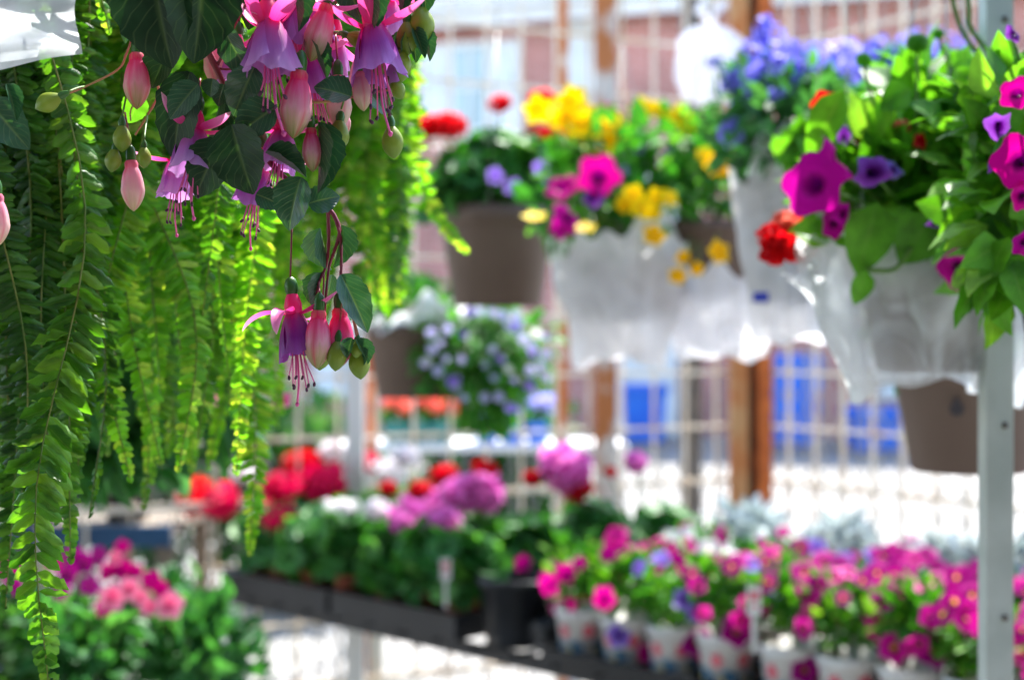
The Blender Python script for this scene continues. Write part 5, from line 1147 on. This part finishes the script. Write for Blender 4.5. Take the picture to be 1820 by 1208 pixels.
# plant label stakes
def stake(p, label):
    root = thing('plant_label', label, 'label', p, 'white plant labels stuck in the pots'); mb = MB(); mb.box((0, 0, .03), (.007, .0012, .06)); mb.box((0, -.0005, .082), (.022, .0012, .044)); mb.build('tag_plate', 'white_plastic', root, (0, 0, 0), smooth=False)
    mb = MB(); mb.box((0, -.0016, .09), (.014, .0006, .012)); mb.box((0, -.0016, .074), (.012, .0006, .004)); mb.build('printed_picture', 'ink_red', root, (0, 0, 0), smooth=False)
stake(P(792, 1080, 3.0), 'white plant label standing in front of the lilac pink geraniums'); stake(P(1340, 1160, 2.22), 'white plant label sticking up among the bright pink petunias')

# far bench with crates of flowers beyond the fence
fb = thing('plant_bench', 'far low metal bench with teal crates beyond the fence', 'bench', (-.15, 7.0, 0))
mb = MB(); mb.box((0, 0, 1.085), (1.4, .5, .03)); mb.build('top_frame', 'white_paint', fb, (0, 0, 0), smooth=False)
for x in (-.68, .68):
    for y in (-.22, .22): mb = MB(); mb.box((x, y, .535), (.035, .035, 1.07)); mb.build('leg', 'white_paint', fb, (0, 0, 0), smooth=False)
FFm = MB(); leaf_cloud(FFm, (0, 0, .17), (.10, .10, .07), 90, .05, OV, .6); FFm = FFm.mesh('foliage', 'basket_leaf')
for k, (px, col, lab, pm) in enumerate([(705, 'coral', 'leftmost', 0), (745, 'coral', 'second', 0), (785, 'coral', 'third', 0), (865, 'pale_blue', 'fourth', 1), (910, 'blue', 'fifth', 1), (955, 'pale_blue', 'rightmost', 1)]):
    c = P(px, 604, 6.95); root = thing('flower_crate', '%s flowers in a small %s crate, %s crate on the far bench' % ({'coral': 'coral red', 'pale_blue': 'pale blue', 'blue': 'deep blue'}[col], 'teal' if pm == 0 else 'blue', lab), 'flower crate', (c.x, 6.95, 1.10), 'flower crates on the far bench')
    mb = MB(); mb.box((0, 0, .05), (.106, .2, .10), taper=.9); mb.build('crate', 'teal_plastic' if pm == 0 else 'blue_plastic', root, (0, 0, 0), smooth=False)
    link('foliage', FFm, root, Matrix.Scale(.75, 4))
    for j in range(9): put_flower(root, gorigin(root) + Vector((random.uniform(-.055, .055), random.uniform(-.08, .05), .15 + random.uniform(0, .06))), (0, -.5, 1), .062, col, 'umbel')

# left bench and its impatiens, blue edged table behind
lb = bench('metal bench at lower left under the pink impatiens', Vector((-1.35, 2.30, 0)), R(-2), 1.0, .5, z=.86)
IF = []
for k in range(3):
    mb = MB(); leaf_cloud(mb, (0, 0, .19), (.115, .115, .115), 300, .05, OV, .5, shell=.25); IF.append(mb.mesh('foliage', ['lobelia_leaf', 'shrub_leaf', 'lobelia_leaf'][k]))  # dark leaf greens put the shade on this bench into the foliage colour
imp = []
for row in range(2):
    for i in range(4 - row):
        p = Vector((-1.12 + i * .20 + row * .07, 2.42 + row * .22, .861)); root = thing('potted_impatiens', '', 'impatiens', p, 'potted impatiens on the lower left bench')
        link('pot', BLACKPOT, root, Matrix.Identity(4)); link('foliage', IF[(i + row) % 3], root, Matrix.Rotation(i * 1.7 + row, 4, 'Z')); imp.append((root, p, row, i))
cnt = {}
for (px, py, sz, col) in [(200, 1060, 50, 'rose'), (265, 1078, 34, 'rose'), (302, 1074, 50, 'rose'), (185, 1078, 34, 'magenta'), (230, 1045, 40, 'rose'), (270, 1030, 36, 'magenta'), (215, 1010, 42, 'magenta'), (218, 970, 26, 'magenta'), (150, 1000, 40, 'calibrachoa_dark'), (120, 1020, 44, 'calibrachoa_dark'), (175, 985, 30, 'calibrachoa_dark'), (130, 985, 34, 'calibrachoa_dark'), (110, 1050, 34, 'calibrachoa_dark'), (250, 1060, 30, 'rose'), (15, 1010, 40, 'magenta'), (25, 1040, 34, 'calibrachoa_dark'), (160, 1040, 36, 'calibrachoa_dark'), (190, 1015, 34, 'magenta'), (285, 1045, 30, 'magenta'), (95, 1000, 30, 'magenta'), (205, 990, 26, 'rose'), (240, 1015, 30, 'magenta')]:
    row = 0 if py > 1025 else 1; best = min([g for g in imp if g[2] == row], key=lambda g: abs((g[1].x / g[1].y) * FPX + 910 - px)); d = best[1].y - .09
    q = P(px, py, d); put_flower(best[0], q, (random.uniform(-.4, .4), -1, .4), S(sz, d), col, 'impatiens'); mb = MB(); stalk(mb, best[1] + Vector((0, 0, .13)), q, .002, .05); mb.build('flower_stalk', 'stem_green', best[0]); cnt.setdefault(best[0].name, []).append(col)
for (root, p, row, i) in imp:
    cs = cnt.get(root.name, []); t = 'pink flowered' if 'rose' in cs else ('crimson flowered' if cs else 'leafy')
    root['label'] = '%s impatiens in black pot, %s row of lower left bench, %s from left' % (t, ['front', 'back'][row], ORD[i])
bt = thing('plant_table', 'table with a blue painted edge board behind the fern tips', 'table', (-1.42, 4.0, 0))
mb = MB(); mb.box((0, 0, 1.09), (1.05, .5, .02)); mb.build('table_top', 'wood', bt, (0, 0, 0), smooth=False)
mb = MB(); mb.box((0, -.262, 1.085), (1.05, .02, .055)); mb.build('edge_board', 'blue_edge', bt, (0, 0, 0), smooth=False)
for x in (-.5, .5):
    for y in (-.22, .22): mb = MB(); mb.box((x, y, .54), (.04, .04, 1.08)); mb.build('leg', 'wood', bt, (0, 0, 0), smooth=False)
for i in range(4):
    p = Vector((-1.79 + i * .24, 3.95, 1.101)); root = thing('potted_shrub', 'dark leafy plant in black pot on the blue edged table, %s from left' % ORD[i], 'potted plant', p, 'dark potted plants on the blue edged table')
    link('pot', BLACKPOT, root, Matrix.Scale(1.2, 4)); mb = MB(); leaf_cloud(mb, (0, 0, .26), (.13, .13, .15), 230, .07, OV, .5, shell=.25); link('foliage', mb.mesh('foliage', 'shrub_leaf'), root)
